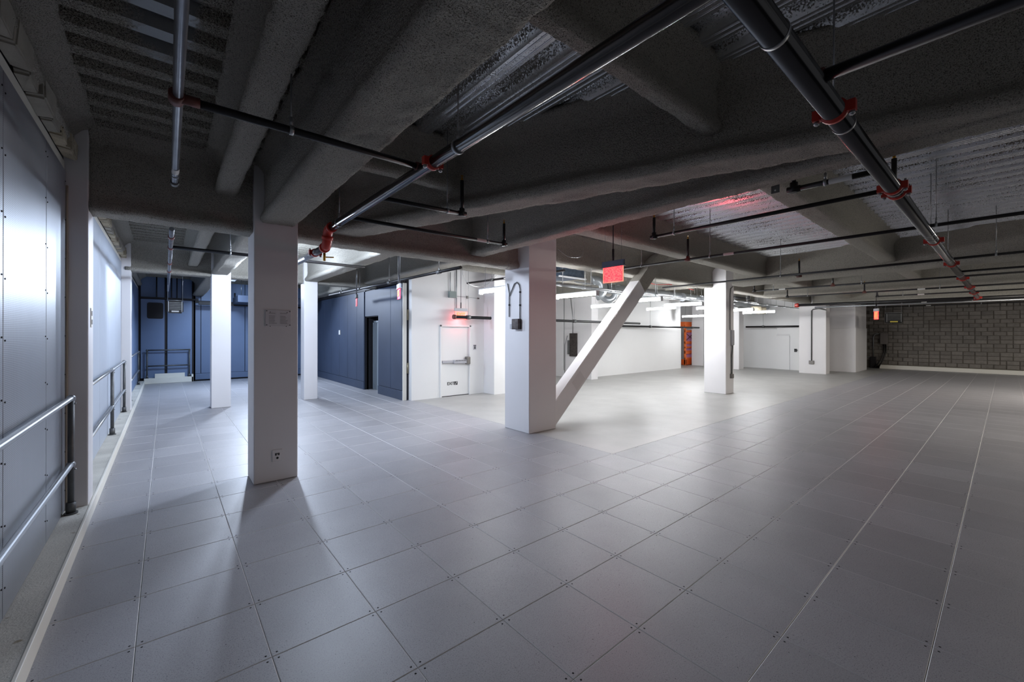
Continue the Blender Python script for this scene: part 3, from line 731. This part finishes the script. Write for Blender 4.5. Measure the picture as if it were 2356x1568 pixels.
t = thing('main_pipe', 'dark cross main with red end couplings above the far columns', 'pipe', (22, 3, ZM))
k = MB(); k.tube([(22.05, -2.5, ZM), (21.4, 6.0, ZM)], .057, 16); k.build('pipe_run', 'pipe_black', t)
coupling((21.42, 5.95, ZM), (0, 1, 0), .075, t, w=.15); coupling((22.0, .7, ZM), (0, 1, 0), .075, t, w=.12)
t2 = thing('cable_conduit', 'grey conduit clipped alongside the far cross main', 'conduit', (22, 3, 3.05))
k = MB(); k.tube([(22.0, -2.5, 3.05), (21.8, 3, 3.04), (21.5, 5.3, 3.03), (23.4, 5.36, 3.0)], .03, 8); k.build('conduit_run', 'galv', t2)
# hall pipes
def hallpipe(label, a, b, r, coup=()):
    t = thing('wall_pipe', label, 'pipe', a); k = MB(); k.tube([a, b], r, 12); k.build('pipe_run', 'pipe_black', t)
    a = Vector(a); b = Vector(b); d = (b-a).normalized()
    for f in coup:
        c = a+(b-a)*f; k = MB(); k.tube([c-d*.06, c+d*.06], r*1.4, 12); k.build('pipe_coupling', 'galv_dark', t); hanger(c.x, c.y, c.z, r, t, ZR, ax=d)
    return t
t = hallpipe('black standpipe line starting in front of the exit door sign', (6.45, 10.3, 2.36), (15.9, 10.3, 2.33), .045, (.05, .55, .8))
k = MB(); k.tube([(6.40, 10.3, 2.36), (6.47, 10.3, 2.36)], .068, 14); k.build('end_cap', 'oxide', t)
hallpipe('black pipe along the hall back wall toward the orange scaffold', (15.5, 11.2, 2.235), (23.2, 11.2, 2.235), .045, (.35, .9))
hallpipe('black pipe along the stepped wall in the far hall', (25.0, 9.4, 2.285), (25.0, 6.5, 2.285), .045, (.3,))
t = hallpipe('galvanised pipe hung in front of the dark panelled wall', (4.2, 6.5, 3.1), (4.2, 14.5, 3.15), .03, (.1, .4, .65, .85))
t = hallpipe('thin dark pipe above the exit door', (6.55, 9.8, 3.3), (6.9, 6.4, 3.3), .028, (.3,))
t = thing('beam_clip', 'small dark punched clip plate under the middle girder', 'clip', (4.40, 1.40, 3.2))
k = MB(); k.bbox(4.385, 1.36, 3.19, 4.393, 1.43, 3.30, .002); k.build('plate', 'galv_dark', t)
k = MB(); k.tube([(4.383, 1.395, 3.215), (4.395, 1.395, 3.215)], .008, 8); k.build('hole', 'sticker', t)
# ------------------------------------------------------------------ guard rails
def rail(label, a, b, posts, zt, zb, r=.024, m='galv', pm='galv_dark', zf=.12, ends=()):
    t = thing('guard_rail', label, 'railing', (a[0], a[1], zf), 'pipe guard rails')
    for z in (zt, zb):
        k = MB(); k.tube([(a[0], a[1], z), (b[0], b[1], z)], r, 16); k.build('rail', m, t)
    for (px, py) in posts:
        k = MB(); k.tube([(px, py, zf), (px, py, zt)], r, 14); po = k.build('post', pm, t)
        k = MB(); k.tube([(px, py, zf), (px, py, zf+.012)], r*2.1, 16); k.tube([(px, py, zf+.012), (px, py, zf+.11)], r*1.5, 16); k.build('flange', pm, po)
        for z in (zt, zb):
            k = MB(); k.sphere((px, py, z), r*1.45); k.tube([(px+.02, py-.0, z-.05), (px+r*1.5, py, z-.05)], .007, 6); k.build('clamp', m, po)
    return t
rail('galvanised pipe guard rail nearest the camera along the panelled wall', (-.735, -2.5), (-.70, 5.82), [(-.70, 5.82), (-.72, 1.4)], 1.235, .595)
rail('galvanised pipe guard rail in the lit bay between the two pilasters', (-.70, 6.45), (-.70, 12.6), [(-.70, 9.9), (-.70, 12.6)], 1.24, .60)
rail('dark pipe guard rail across the far blue wall', (-.55, 20.42), (.74, 20.42), [(-.52, 20.42), (.72, 20.42)], 1.24, .65, m='galv_dark', zf=.2)
rail('short pipe guard rail on the left wall of the blue room', (-.70, 13.4), (-.70, 19.2), [(-.70, 14.6), (-.70, 19.0)], 1.24, .60)

# ------------------------------------------------------------------ signs
def exit_sign(label, c, wd, ht, axis, face, edge, letters=None, canopy='sign_grey', rods=2, ztop=ZR, flip=1, tm='exit_text', glow=0):
    """edge-lit sign hung from a canopy; axis = unit plan vector along the sign"""
    t = thing('exit_sign', label, 'exit sign', c); ax = Vector((axis[0], axis[1], 0)); nr = Vector((ax.y, -ax.x, 0))
    def slab(u0, u1, z0, z1, dth, m, nm):
        k = MB(); c0 = Vector(c)
        P = [c0+ax*u+nr*d+Vector((0, 0, z)) for u in (u0, u1) for d in (-dth/2, dth/2) for z in (z0, z1)]
        k.v = [tuple(p) for p in P]; k.f = [(0, 1, 3, 2), (4, 6, 7, 5), (0, 4, 5, 1), (2, 3, 7, 6), (0, 2, 6, 4), (1, 5, 7, 3)]; k.mi = [0]*6; k.sm = [False]*6
        return k.build(nm, m, t)
    slab(-wd/2, wd/2, -ht/2, ht/2, .008, face, 'sign_panel')
    e = .006 if wd > .25 else .008
    for (u0, u1, z0, z1) in ((-wd/2-e, -wd/2, -ht/2, ht/2), (wd/2, wd/2+e, -ht/2, ht/2), (-wd/2-e, wd/2+e, -ht/2-e, -ht/2)): slab(u0, u1, z0, z1, .012, edge, 'lit_edge')
    slab(-wd/2-.03, wd/2+.03, ht/2, ht/2+.012, .05, canopy, 'canopy_lip'); slab(-wd/2-.02, wd/2+.02, ht/2+.012, ht/2+.09, .035, canopy, 'canopy')
    for s in ((-1, 1) if rods >= 2 else (0,)):
        q = Vector(c)+ax*s*wd*.42; k = MB(); k.tube([(q.x, q.y, c[2]+ht/2+.09), (q.x, q.y, ztop)], .0025, 5); k.build('hanging_wire', 'rod', t)
    k = MB(); k.tube([(c[0], c[1], c[2]+ht/2+.07), (c[0], c[1], c[2]+ht/2+.26)], .016, 8); k.tube([(c[0], c[1], c[2]+ht/2+.2), (c[0], c[1], ztop)], .008, 6); k.build('stem', 'dark_frame', t)
    if glow:          # red point lamp added below the panel to tint its surroundings
        l = bpy.data.lights.new('sign_glow', 'POINT'); l.energy = glow; l.color = (1.0, .12, .14); l.shadow_soft_size = .05; l.specular_factor = .3
        lo = bpy.data.objects.new('sign_glow', l); COL.objects.link(lo); lo.location = Vector(c)+Vector((0, 0, -ht*.5-.06))
    if letters:
        hh = ht*.62; M = face_mat(Vector(c)+nr*flip*.012, ax*flip); sx = wd*.80/(2.3*hh)
        text('lettering', letters, hh*1.38, M @ Matrix.Diagonal((sx/1.38, 1, 1, 1)), tm, t)
    return t
exit_sign('large mottled red sign hanging right of the broad column', (5.0, 3.68, 2.735), .34, .215, (0, 1), 'exit_red', 'exit_edge', glow=11)
exit_sign('glowing pink EXIT sign in front of the dark panelled wall', (3.42, 7.45, 2.63), .26, .19, (.25, .97), 'exit_pink', 'exit_pink', 'EXIT', canopy='plate_grey', flip=-1)
exit_sign('unlit dark red sign hanging by the dark panelled wall', (3.74, 10.65, 2.67), .22, .2, (.2, .98), 'exit_off_glow', 'exit_off_glow', canopy='dark_frame')
exit_sign('small glowing red sign hanging before the block wall', (17.9, 2.75, 2.50), .17, .25, (.75, .66), 'exit_glow', 'exit_red', 'EXIT', canopy='plate_grey', flip=-1, glow=5)
exit_sign('red lit sign half hidden behind the broad column', (7.35, 7.3, 2.80), .2, .28, (.3, .95), 'exit_clear', 'exit_glow', 'EXIT', canopy='plate_grey', flip=-1)
t = exit_sign('lit EXIT sign over the white exit door', (6.76, 10.45, 2.42), .42, .24, (1, 0), 'exit_clear', 'exit_glow', 'EXIT', canopy='plate_grey', glow=4)
t = thing('junction_box', 'grey-green junction box with conduits above the exit door sign', 'electrical box', (6.56, 10.6, 3.04))
k = MB(); k.bbox(6.44, 10.56, 2.94, 6.69, 10.66, 3.13, .008); k.build('box', 'grey_box', t)
k = MB(); k.tube([(6.72, 10.63, 2.55), (6.72, 10.63, 3.8)], .014, 8); k.tube([(6.5, 10.63, 3.13), (6.5, 10.63, 3.7)], .012, 8); k.tube([(6.69, 10.64, 3.0), (7.55, 10.64, 2.98)], .006, 6); k.build('conduit', 'galv', t)
k = MB(); k.box(7.1, 10.63, 2.95, 7.16, 10.66, 3.03); k.box(7.5, 10.63, 2.96, 7.56, 10.66, 3.0); k.build('clips', 'grey_metal', t)['kind'] = 'stuff'
t = thing('wall_plate', 'small grey sign plate beside the exit door', 'plate', (7.4, 10.65, 1.45))
k = MB(); k.bbox(7.35, 10.645, 1.38, 7.455, 10.662, 1.53, .004); k.build('plate', 'plate_grey', t)
k = MB(); k.box(7.36, 10.642, 1.495, 7.445, 10.646, 1.515); k.box(7.385, 10.642, 1.40, 7.42, 10.646, 1.48); k.build('pictogram', 'ink', t)

# ------------------------------------------------------------------ plaque, outlets, switches
t = thing('plaque', 'clear framed notice plaque screwed to the square column', 'plaque', (1.1, 5.95, 2.06))
k = MB(); k.bbox(.957, 5.938, 1.96, 1.248, 5.95, 2.165, .003); k.build('backing', 'plaque', t)
k = MB(); rnd = random.Random(5)
for cx0, cx1 in ((.995, 1.085), (1.12, 1.21)):
    for q in range(8):
        if q in (1,): continue
        k.box(cx0, 5.9365, 2.125-q*.018-.006, cx1-rnd.uniform(0, .03), 5.938, 2.125-q*.018)
k.build('printed_lines', 'print_grey', t)['kind'] = 'stuff'
k = MB()
for x in (.972, 1.232):
    for z in (1.975, 2.15): k.tube([(x, 5.932, z), (x, 5.94, z)], .006, 8)
for x, z in ((1.01, 1.958), (1.19, 1.958), (1.01, 2.135), (1.2, 2.135)): k.tube([(x, 5.933, z), (x, 5.94, z)], .005, 8)
k.build('screws', 'ink', t)['kind'] = 'stuff'
t = thing('outlet', 'white twin outlet plate low on the plaque column', 'outlet', (1.09, 5.95, .32))
k = MB(); k.bbox(1.035, 5.94, .245, 1.15, 5.951, .395, .004); k.build('cover_plate', 'column_paint', t)
k = MB(); k.box(1.068, 5.937, .322, 1.082, 5.941, .352); k.box(1.088, 5.937, .335, 1.096, 5.941, .352); k.box(1.102, 5.937, .322, 1.116, 5.941, .352); k.tube([(1.093, 5.937, .29), (1.093, 5.941, .29)], .014, 10); k.build('sockets', 'ink', t)['kind'] = 'stuff'
t = thing('switch', 'beige twin switch on the nearer wall pilaster', 'switch', (-.6, 6.2, 2.0))
k = MB(); k.bbox(-.603, 6.13, 1.93, -.592, 6.22, 2.13, .003); k.build('cover_plate', 'trim_white', t)
k = MB(); k.box(-.593, 6.155, 1.96, -.588, 6.195, 2.01); k.box(-.593, 6.155, 2.05, -.588, 6.195, 2.1); k.build('rockers', 'grey_metal', t)['kind'] = 'stuff'
# cluster on the broad column
t = thing('control_box', 'small steel control box with conduit loops on the broad column', 'electrical box', (5.2, 6.05, 2.05))
k = MB(); k.bbox(5.12, 5.94, 1.955, 5.21, 6.13, 2.155, .006); k.build('box', 'steel_box', t)
k = MB(); k.tube([(5.185, 5.96, 2.15), (5.185, 5.96, 2.72), (5.185, 5.98, 2.80), (5.185, 6.05, 2.86), (5.185, 6.12, 2.84), (5.185, 6.25, 2.65), (5.185, 6.28, 2.6)], .010, 8)
k.tube([(5.185, 6.28, 2.2), (5.185, 6.28, 2.66), (5.185, 6.33, 2.86)], .010, 8); k.build('conduit', 'galv_dark', t)
k = MB()
for y, z in ((5.96, 2.4), (6.28, 2.42), (5.96, 2.65)): k.tube([(5.185, y, z), (5.185, y, z+.03)], .017, 8)
k.build('fittings', 'ink', t)['kind'] = 'stuff'
k = MB(); k.bbox(5.19, 6.2, 1.97, 5.206, 6.27, 2.06, .003); k.build('small_plate', 'plate_grey', t)
# loose cables near the top of the broad column
def cable(label, pts, r, m, name='cable'):
    k = MB(); P = [Vector(p) for p in pts]; Q = []
    for i in range(len(P)-1):
        p0, p1, p2, p3 = P[max(i-1, 0)], P[i], P[i+1], P[min(i+2, len(P)-1)]
        for s in range(6):
            u = s/6; Q.append(.5*((2*p1)+(-p0+p2)*u+(2*p0-5*p1+4*p2-p3)*u*u+(-p0+3*p1-3*p2+p3)*u**3))
    Q.append(P[-1]); k.tube(Q, r, 6); return tag(k.build(name, m), label, 'cable', None, 'thing')
cable('drooping thin grey cable left of the broad column', [(4.7, 7.2, 3.35), (4.75, 7.25, 3.05), (5.1, 7.4, 2.9), (5.6, 7.6, 2.98), (6.2, 8.0, 3.3)], .0035, 'galv_dark')
cable('thin cable hanging in front of the girder at the broad column', [(4.9, 5.95, 3.28), (4.88, 5.95, 3.2), (4.9, 5.95, 3.12), (4.84, 5.95, 3.08)], .004, 'rod')
cable('thin looped wire above the broad column', [(5.95, 5.7, 3.55), (6.2, 5.65, 3.42), (6.5, 5.6, 3.44), (6.6, 5.6, 3.58)], .005, 'galv')
# outlet conduit on conduit column (front face y=5.60)
t = thing('conduit_drop', 'dark conduit ending in a grey outlet box on the conduit column', 'conduit', (13.7, 5.6, .5))
k = MB(); k.tube([(13.72, 5.57, .6), (13.72, 5.57, 1.2), (13.74, 5.56, 1.45), (13.76, 5.57, 1.52)], .022, 8); k.tube([(13.60, 5.575, 3.1), (13.60, 5.575, 2.0)], .014, 8); k.tube([(13.60, 5.575, 3.1), (13.64, 5.575, 3.3), (13.8, 5.575, 3.38)], .014, 8); k.build('conduit', 'galv_dark', t)
k = MB(); k.bbox(13.65, 5.53, .48, 13.79, 5.605, .62, .01); k.build('outlet_box', 'grey_metal', t)
k = MB(); k.bbox(13.68, 5.54, 1.52, 13.84, 5.605, 2.0, .008); k.build('raceway_box', 'plate_grey', t)
t = thing('conduit_drop', 'thin conduit dropping to a square outlet on the second far column', 'conduit', (23.65, 6.0, .5))
k = MB(); k.tube([(23.655, 5.98, .6), (23.655, 5.98, 3.0), (23.6, 5.9, 3.06), (23.4, 5.6, 3.08)], .025, 8); k.build('conduit', 'galv_dark', t)
k = MB(); k.bbox(23.60, 5.88, .45, 23.70, 6.08, .62, .012); k.build('outlet_box', 'grey_metal', t)
# panel on hall wall
t = thing('panel_board', 'grey electrical panel board on the lit hall wall', 'electrical box', (13.3, 11.8, 1.4))
k = MB(); k.bbox(13.24, 11.62, .92, 13.34, 12.0, 1.9, .01); k.build('cabinet', 'steel_box', t)
k = MB(); k.bbox(13.22, 11.98, 1.0, 13.32, 12.1, 1.6, .01); k.build('side_trough', 'galv_dark', t)
k = MB(); k.tube([(13.29, 11.85, 1.9), (13.29, 11.85, 2.6), (13.29, 12.0, 3.6)], .014, 6); k.tube([(13.29, 12.3, .0), (13.29, 12.3, 1.4), (13.29, 12.15, 1.8)], .012, 6); k.tube([(13.29, 12.35, .3), (13.29, 12.35, 3.6)], .012, 6); k.build('conduit', 'rod', t)
# block wall electrical cluster
t = thing('disconnect_box', 'grey disconnect box with bent conduit on the dark block wall', 'electrical box', (30.4, 4.35, 1.6))
k = MB(); k.bbox(30.32, 4.18, 1.33, 30.53, 4.50, 1.95, .012); k.build('box', 'grey_metal', t)
k = MB(); k.tube([(30.45, 4.80, .62), (30.45, 4.80, 1.7), (30.45, 4.76, 1.84), (30.45, 4.66, 1.9), (30.45, 4.5, 1.91)], .026, 8); k.tube([(30.45, 5.2, .6), (30.45, 4.85, .6)], .02, 6); k.build('conduit', 'galv', t)
k = MB(); k.bbox(30.36, 4.68, .0, 30.54, 4.92, .62, .01); k.build('lower_box', 'dark_frame', t)
k = MB(); k.tube([(30.42, 4.28, 1.33), (30.40, 4.26, .9), (30.30, 4.38, .45), (30.16, 4.55, .02)], .03, 8); k.tube([(30.42, 4.36, 1.33), (30.40, 4.34, .9), (30.30, 4.48, .45), (30.16, 4.70, .02)], .03, 8); k.build('cable', 'black_plastic', t)

# heaters / speakers
def black_unit(label, c, wd, ht, axis, ztop, lab):
    t = thing('unit_heater', label, 'heater', c); ax = Vector((axis[0], axis[1], 0)); nr = Vector((ax.y, -ax.x, 0)); c = Vector(c)
    def slab(u0, u1, z0, z1, d0, d1, m, nm, b=.0):
        k = MB(); P = [c+ax*u+nr*d+Vector((0, 0, z)) for u in (u0, u1) for d in (d0, d1) for z in (z0, z1)]
        bm = bmesh.new(); vs = [bm.verts.new(p) for p in P]
        for f in ((0, 1, 3, 2), (4, 6, 7, 5), (0, 4, 5, 1), (2, 3, 7, 6), (0, 2, 6, 4), (1, 5, 7, 3)): bm.faces.new([vs[i] for i in f])
        bmesh.ops.recalc_face_normals(bm, faces=bm.faces[:])
        if b: bmesh.ops.bevel(bm, geom=bm.edges[:], offset=b, segments=3, affect='EDGES')
        k.bm(bm); bm.free(); return k.build(nm, m, t)
    slab(-wd/2, wd/2, -ht/2, ht/2, -.14, .1, 'black_plastic', 'casing', .035)
    for q in range(5): slab(-wd*.36, wd*.36, ht*(.34-.13*q)-.012, ht*(.34-.13*q)+.010, .085, .112, 'galv_dark', 'louvre')
    for s in (-1, 1): slab(s*wd*.41-.008, s*wd*.41+.008, -ht*.4, ht*.42, .09, .11, 'galv', 'side_rail')
    slab(-wd*.22, wd*.22, -ht*.42, -ht*.31, .1, .112, lab, 'rating_label')
    k = MB()
    for s in (-1, 1): q = c+ax*s*wd*.45; k.tube([(q.x, q.y, c.z+ht/2), (q.x, q.y, ztop)], .006, 6)
    q0 = c-ax*wd*.5; q1 = c+ax*wd*.5; k.tube([(q0.x, q0.y, c.z+ht/2+.01), (q1.x, q1.y, c.z+ht/2+.01)], .012, 6); k.build('hanger_frame', 'galv', t)
    return t
black_unit('black louvred unit heater hanging in the blue room', (.20, 14.2, 2.57), .34, .33, (1, 0), ZR, 'sticker')
black_unit('black unit heater with a yellow label by the block wall', (26.5, 3.45, 2.65), .62, .48, (.3, -.95), ZR, 'yellow')

# ------------------------------------------------------------------ hall fixtures
lights = [(5.43, 6.96, 2.80, 'strip light left of the broad column'), (7.47, 6.55, 2.78, 'strip light just right of the broad column'), (11.2, 8.5, 2.80, 'lower strip light left of the brace'),
          (10.1, 6.5, 2.80, 'strip light partly hidden by the brace'), (12.6, 6.6, 2.80, 'strip light between the brace and the conduit column'), (21.0, 10.4, 2.80, 'strip light above the orange scaffold'),
          (17.0, 6.75, 2.80, 'strip light right of the conduit column'), (19.3, 6.75, 2.80, 'farther strip light near the second far column'), (14.8, 6.6, 2.80, 'strip light behind the conduit column'), (8.6, 9.2, 2.9, 'strip light behind the broad column'), (15.4, 9.0, 2.9, 'strip light deep in the hall')]
for x, y, z, lab in lights:
    t = thing('strip_light', 'glowing white ' + lab, 'light', (x, y, z), 'hall strip lights')
    k = MB(); k.tube([(x, y-.60, z), (x, y+.60, z)], .034, 12); k.build('tube', 'tube', t)
    k = MB(); k.bbox(x-.05, y-.63, z+.045, x+.05, y+.63, z+.075, .008); k.box(x-.05, y-.635, z-.05, x+.05, y-.61, z+.06); k.box(x-.05, y+.61, z-.05, x+.05, y+.635, z+.06); k.build('housing', 'fixture', t)
    for sg in (-.45, .45): k = MB(); k.tube([(x, y+sg, z+.1), (x, y+sg, ZR)], .004, 5); k.build('hanging_wire', 'rod', t)
t = thing('air_duct', 'foil-wrapped duct with crinkled grey face above the hall', 'duct', (9, 8.2, 3.65))
k = MB(); k.bbox(8.45, 8.0, 3.50, 9.48, 10, 3.84, .02); k.build('duct_body', 'duct_wrap', t)
k = MB(); k.bbox(8.40, 7.95, 3.46, 9.53, 8.02, 3.50, .006); k.build('duct_flange', 'fixture', t)
def flex(label, c, R, r, a0, a1, ax):
    k = MB(); P = []; n_ = 20
    for i in range(n_+1):
        a = math.radians(a0+(a1-a0)*i/n_); P.append((c[0]+ax[0]*R*math.cos(a), c[1]+ax[1]*R*math.cos(a), c[2]+R*math.sin(a)))
    k.tube(P, r, 14, rr=[r*(1 if i % 2 else .94) for i in range(n_+1)]); return tag(k.build('duct_bend', 'duct'), label, 'duct', None, 'thing')
flex('round metal duct bend beside the foil-wrapped duct', (9.6, 7.7, 3.2), .24, .13, -80, 110, (.77, -.64))
flex('second round metal duct bend under the red sign', (10.5, 7.9, 3.12), .2, .1, -150, 60, (.77, -.64))
t = thing('air_duct', 'round metal duct hung across the hall ceiling', 'duct', (14, 7.6, 3.3))
k = MB(); k.tube([(9.9, 7.55, 3.2), (13.2, 7.7, 3.25), (18, 7.9, 3.3), (24, 8, 3.3)], .14, 16); k.build('duct_body', 'duct', t)
for x in (10.6, 11.6, 12.6, 14.5, 16.0, 17.5): k = MB(); k.tube([(x, 7.62, 3.22), (x+.03, 7.62, 3.22)], .155, 16); k.build('duct_band', 'galv', t)
for i, (y, z, x0_, x1_) in enumerate(((6.9, 3.05, 5.6, 13.2), (7.2, 3.12, 6.2, 18), (7.9, 3.35, 9, 22), (6.6, 3.15, 13.9, 24))):
    t = thing('conduit_run', ['lowest thin conduit run over the strip lights', 'second thin conduit run over the strip lights', 'high thin conduit run crossing the hall', 'far thin conduit run past the conduit column'][i], 'conduit', (x0_, y, z))
    k = MB(); k.tube([(x0_, y, z), ((x0_+x1_)/2, y+.05, z-.03), (x1_, y, z)], .018, 8); k.tube([(x0_, y+.06, z+.02), (x1_, y+.06, z+.02)], .012, 6); k.build('conduit', 'galv', t)
    q = x0_+.4
    while q < x1_: k = MB(); k.tube([(q, y, z-.03), (q, y, ZR)], .005, 5); k.box(q-.02, y-.05, z-.04, q+.02, y+.1, z-.02); k.build('support', 'rod', t); q += 1.1
cable('red cable looping under the hall deck', [(10.6, 6.6, 3.75), (11.4, 6.7, 3.55), (12.2, 6.7, 3.7), (13.0, 6.75, 3.5), (13.3, 6.8, 3.6)], .012, 'cable_red')
cable('second red cable under the hall deck', [(11.0, 7.4, 3.7), (12.2, 7.4, 3.5), (13.2, 7.3, 3.55), (14.5, 7.2, 3.45)], .012, 'cable_red')
t = thing('fan_unit', 'small beige fan unit in ductwork above the far strip lights', 'fan', (20.6, 7.4, 2.95))
k = MB(); k.tube([(20.3, 7.4, 2.98), (20.5, 7.1, 2.98)], .16, 14); k.tube([(20.9, 7.4, 2.96), (21.1, 7.1, 2.96)], .16, 14); k.build('housing', 'firestop', t)
k = MB(); k.tube([(17.8, 7.6, 3.1), (19, 7.5, 3.0), (20.3, 7.4, 2.98)], .08, 10); k.build('hose', 'galv_dark', t)
k = MB(); k.tube([(17.8, 7.6, 3.1), (17.8, 7.6, 3.45), (20, 7.4, 3.45), (20, 7.4, 3.9)], .04, 8); k.build('frame', 'dark_frame', t)
# orange scaffold
t = thing('scaffold', 'orange steel scaffold frame with purple panels in the hall corner', 'scaffold', (25, 13.4, 0))
sx0, sx1, sy = 23.95, 25.3, 12.4
k = MB(); k.bbox(sx0, sy, 2.32, sx1, sy+.3, 2.62, .02); k.build('top_rail', 'orange', t)
for z0_, z1_ in ((1.98, 2.12), (1.28, 1.44), (1.03, 1.12), (.68, .88), (.36, .46)):
    k = MB(); k.bbox(sx0, sy-.02, z0_, sx1, sy+.06, z1_, .01); k.build('cross_rail', 'orange', t)
k = MB(); k.bbox(sx0, sy-.03, .02, sx1, sy+.25, .36, .02); k.build('base_box', 'orange_dark', t)
for x in (sx0, sx1-.1):
    k = MB(); k.bbox(x, sy-.03, 0, x+.1, sy+.08, 2.4, .01); k.build('upright', 'orange', t)
for z0_, z1_ in ((1.44, 1.98), (1.12, 1.28), (.88, 1.03), (.46, .68)):
    k = MB(); k.bbox(sx0+.05, sy+.07, z0_, sx1-.05, sy+.1, z1_, .005); k.build('panel', 'purple', t)
k = MB(); k.tube([(sx0+.1, sy+.03, 1.46), (sx1-.15, sy+.03, 1.96)], .02, 6); k.tube([(sx0+.1, sy+.03, 1.96), (sx1-.15, sy+.03, 1.46)], .02, 6); k.build('cross_brace', 'oxide', t)
# blue room services
t = thing('cable_tray', 'dark strut and conduit run high across the blue room', 'tray', (0, 20, 3.2))
k = MB(); k.box(-.7, 20.35, 3.16, 1.0, 20.45, 3.22); k.box(1.0, 20.3, 3.0, 5.1, 20.5, 3.12); k.build('strut', 'dark_frame', t)
for x in (-.25, .0, .18, .34, .5): k = MB(); k.tube([(x, 20.35, 3.2), (x, 20.35, 4.0)], .02, 6); k.build('vertical_conduit', 'dark_frame', t)
t = thing('duct_box', 'grey duct beside black conduits above the far blue panels', 'duct', (2.6, 19.5, 3.3))
k = MB(); k.bbox(2.1, 18.6, 3.05, 4.8, 20.2, 3.32, .02); k.build('duct_body', 'dark_wall', t)
for x in (2.3, 4.6): k = MB(); k.tube([(x, 19.4, 3.3), (x, 19.4, 4.0)], .01, 6); k.build('hanger_rod', 'rod', t)
k = MB(); k.tube([(2.0, 20.0, 3.0), (2.0, 20.0, 3.9)], .03, 8); k.tube([(2.15, 20.0, 3.1), (2.15, 20.0, 3.5)], .03, 8); k.build('conduit', 'dark_frame', t)
# left-bay lamp behind the girder, blue-room lamp, and unseen fill lamps added for brightness
def flood(label, x, y, z, aim, W, size):
    t = thing('work_or_fill_light', label, 'light', (x, y, z)); d = Vector(aim).normalized()
    k = MB(); k.bbox(x-size/2-.03, y-size/2-.03, z+.0, x+size/2+.03, y+size/2+.03, z+.06, .01); k.build('housing', 'fixture', t)
    k = MB(); k.tube([(x, y, z+.06), (x, y, ZR)], .01, 6); k.build('stem', 'rod', t)
    l = bpy.data.lights.new('work_or_fill_lamp', 'AREA'); l.shape = 'SQUARE'; l.size = size; l.energy = W; l.color = COOL
    lo = bpy.data.objects.new('work_or_fill_lamp', l); COL.objects.link(lo); lo.location = (x, y, z-.012)
    lo.rotation_euler = d.to_track_quat('-Z', 'Y').to_euler(); return lo
t = thing('work_or_fill_light', 'globe work light hidden behind the girder by the plaque column', 'light', (2.15, 7.1, 3.5))
k = MB(); k.tube([(2.15, 7.1, 3.66), (2.15, 7.1, ZR)], .02, 8); k.tube([(2.15, 7.1, 3.62), (2.15, 7.1, 3.68)], .07, 12); k.build('stem', 'rod', t)
l = bpy.data.lights.new('globe_or_fill_lamp', 'POINT'); l.energy = BAY_W; l.color = COOL; l.shadow_soft_size = .12
lo = bpy.data.objects.new('globe_or_fill_lamp', l); COL.objects.link(lo); lo.location = (2.15, 7.1, 3.45)
flood('square work light in the blue back room', 2.7, 16.8, 3.62, (-.07, -.60, -.62), BACK_W, .3)
t = thing('work_or_fill_light', 'added fill lamp hanging farther back, behind the plaque column', 'light', (1.80, 10.4, 3.4))  # unseen lamp added to brighten the left bay
k = MB(); k.tube([(1.80, 10.4, 3.42), (1.80, 10.4, ZR)], .015, 8); k.tube([(1.80, 10.4, 3.40), (1.80, 10.4, 3.46)], .06, 12); k.build('stem', 'rod', t)
l = bpy.data.lights.new('globe_or_fill_lamp', 'POINT'); l.energy = MID_W; l.color = COOL; l.shadow_soft_size = .10
lo = bpy.data.objects.new('globe_or_fill_lamp', l); COL.objects.link(lo); lo.location = (1.80, 10.4, 3.28)
lo = flood('added fill light in the blue back room, near the far wall', 1.6, 17.6, 3.75, (.1, .3, -1), 240, .6); lo.data.color = (.58, .75, 1.0)  # extra lamp added to brighten the blue room
for i, (x, W_) in enumerate(((7.0, 28), (12.5, 280), (19.5, 560), (26.5, 120))):  # unseen fill lamps added to lift the floor on the right
    lo = flood(['added fill light off to the right of the view, nearest', 'second added fill light off to the right of the view', 'third added fill light off to the right of the view', 'last added fill light off to the right, by the block wall'][i], x, -3.2, 3.5, (0, .35, -1), W_, .7); lo.data.color = (1.0, .93, .83)
print('SCENE tris', sum(len(o.data.polygons) for o in bpy.data.objects if o.type == 'MESH'), 'objects', len(bpy.data.objects))
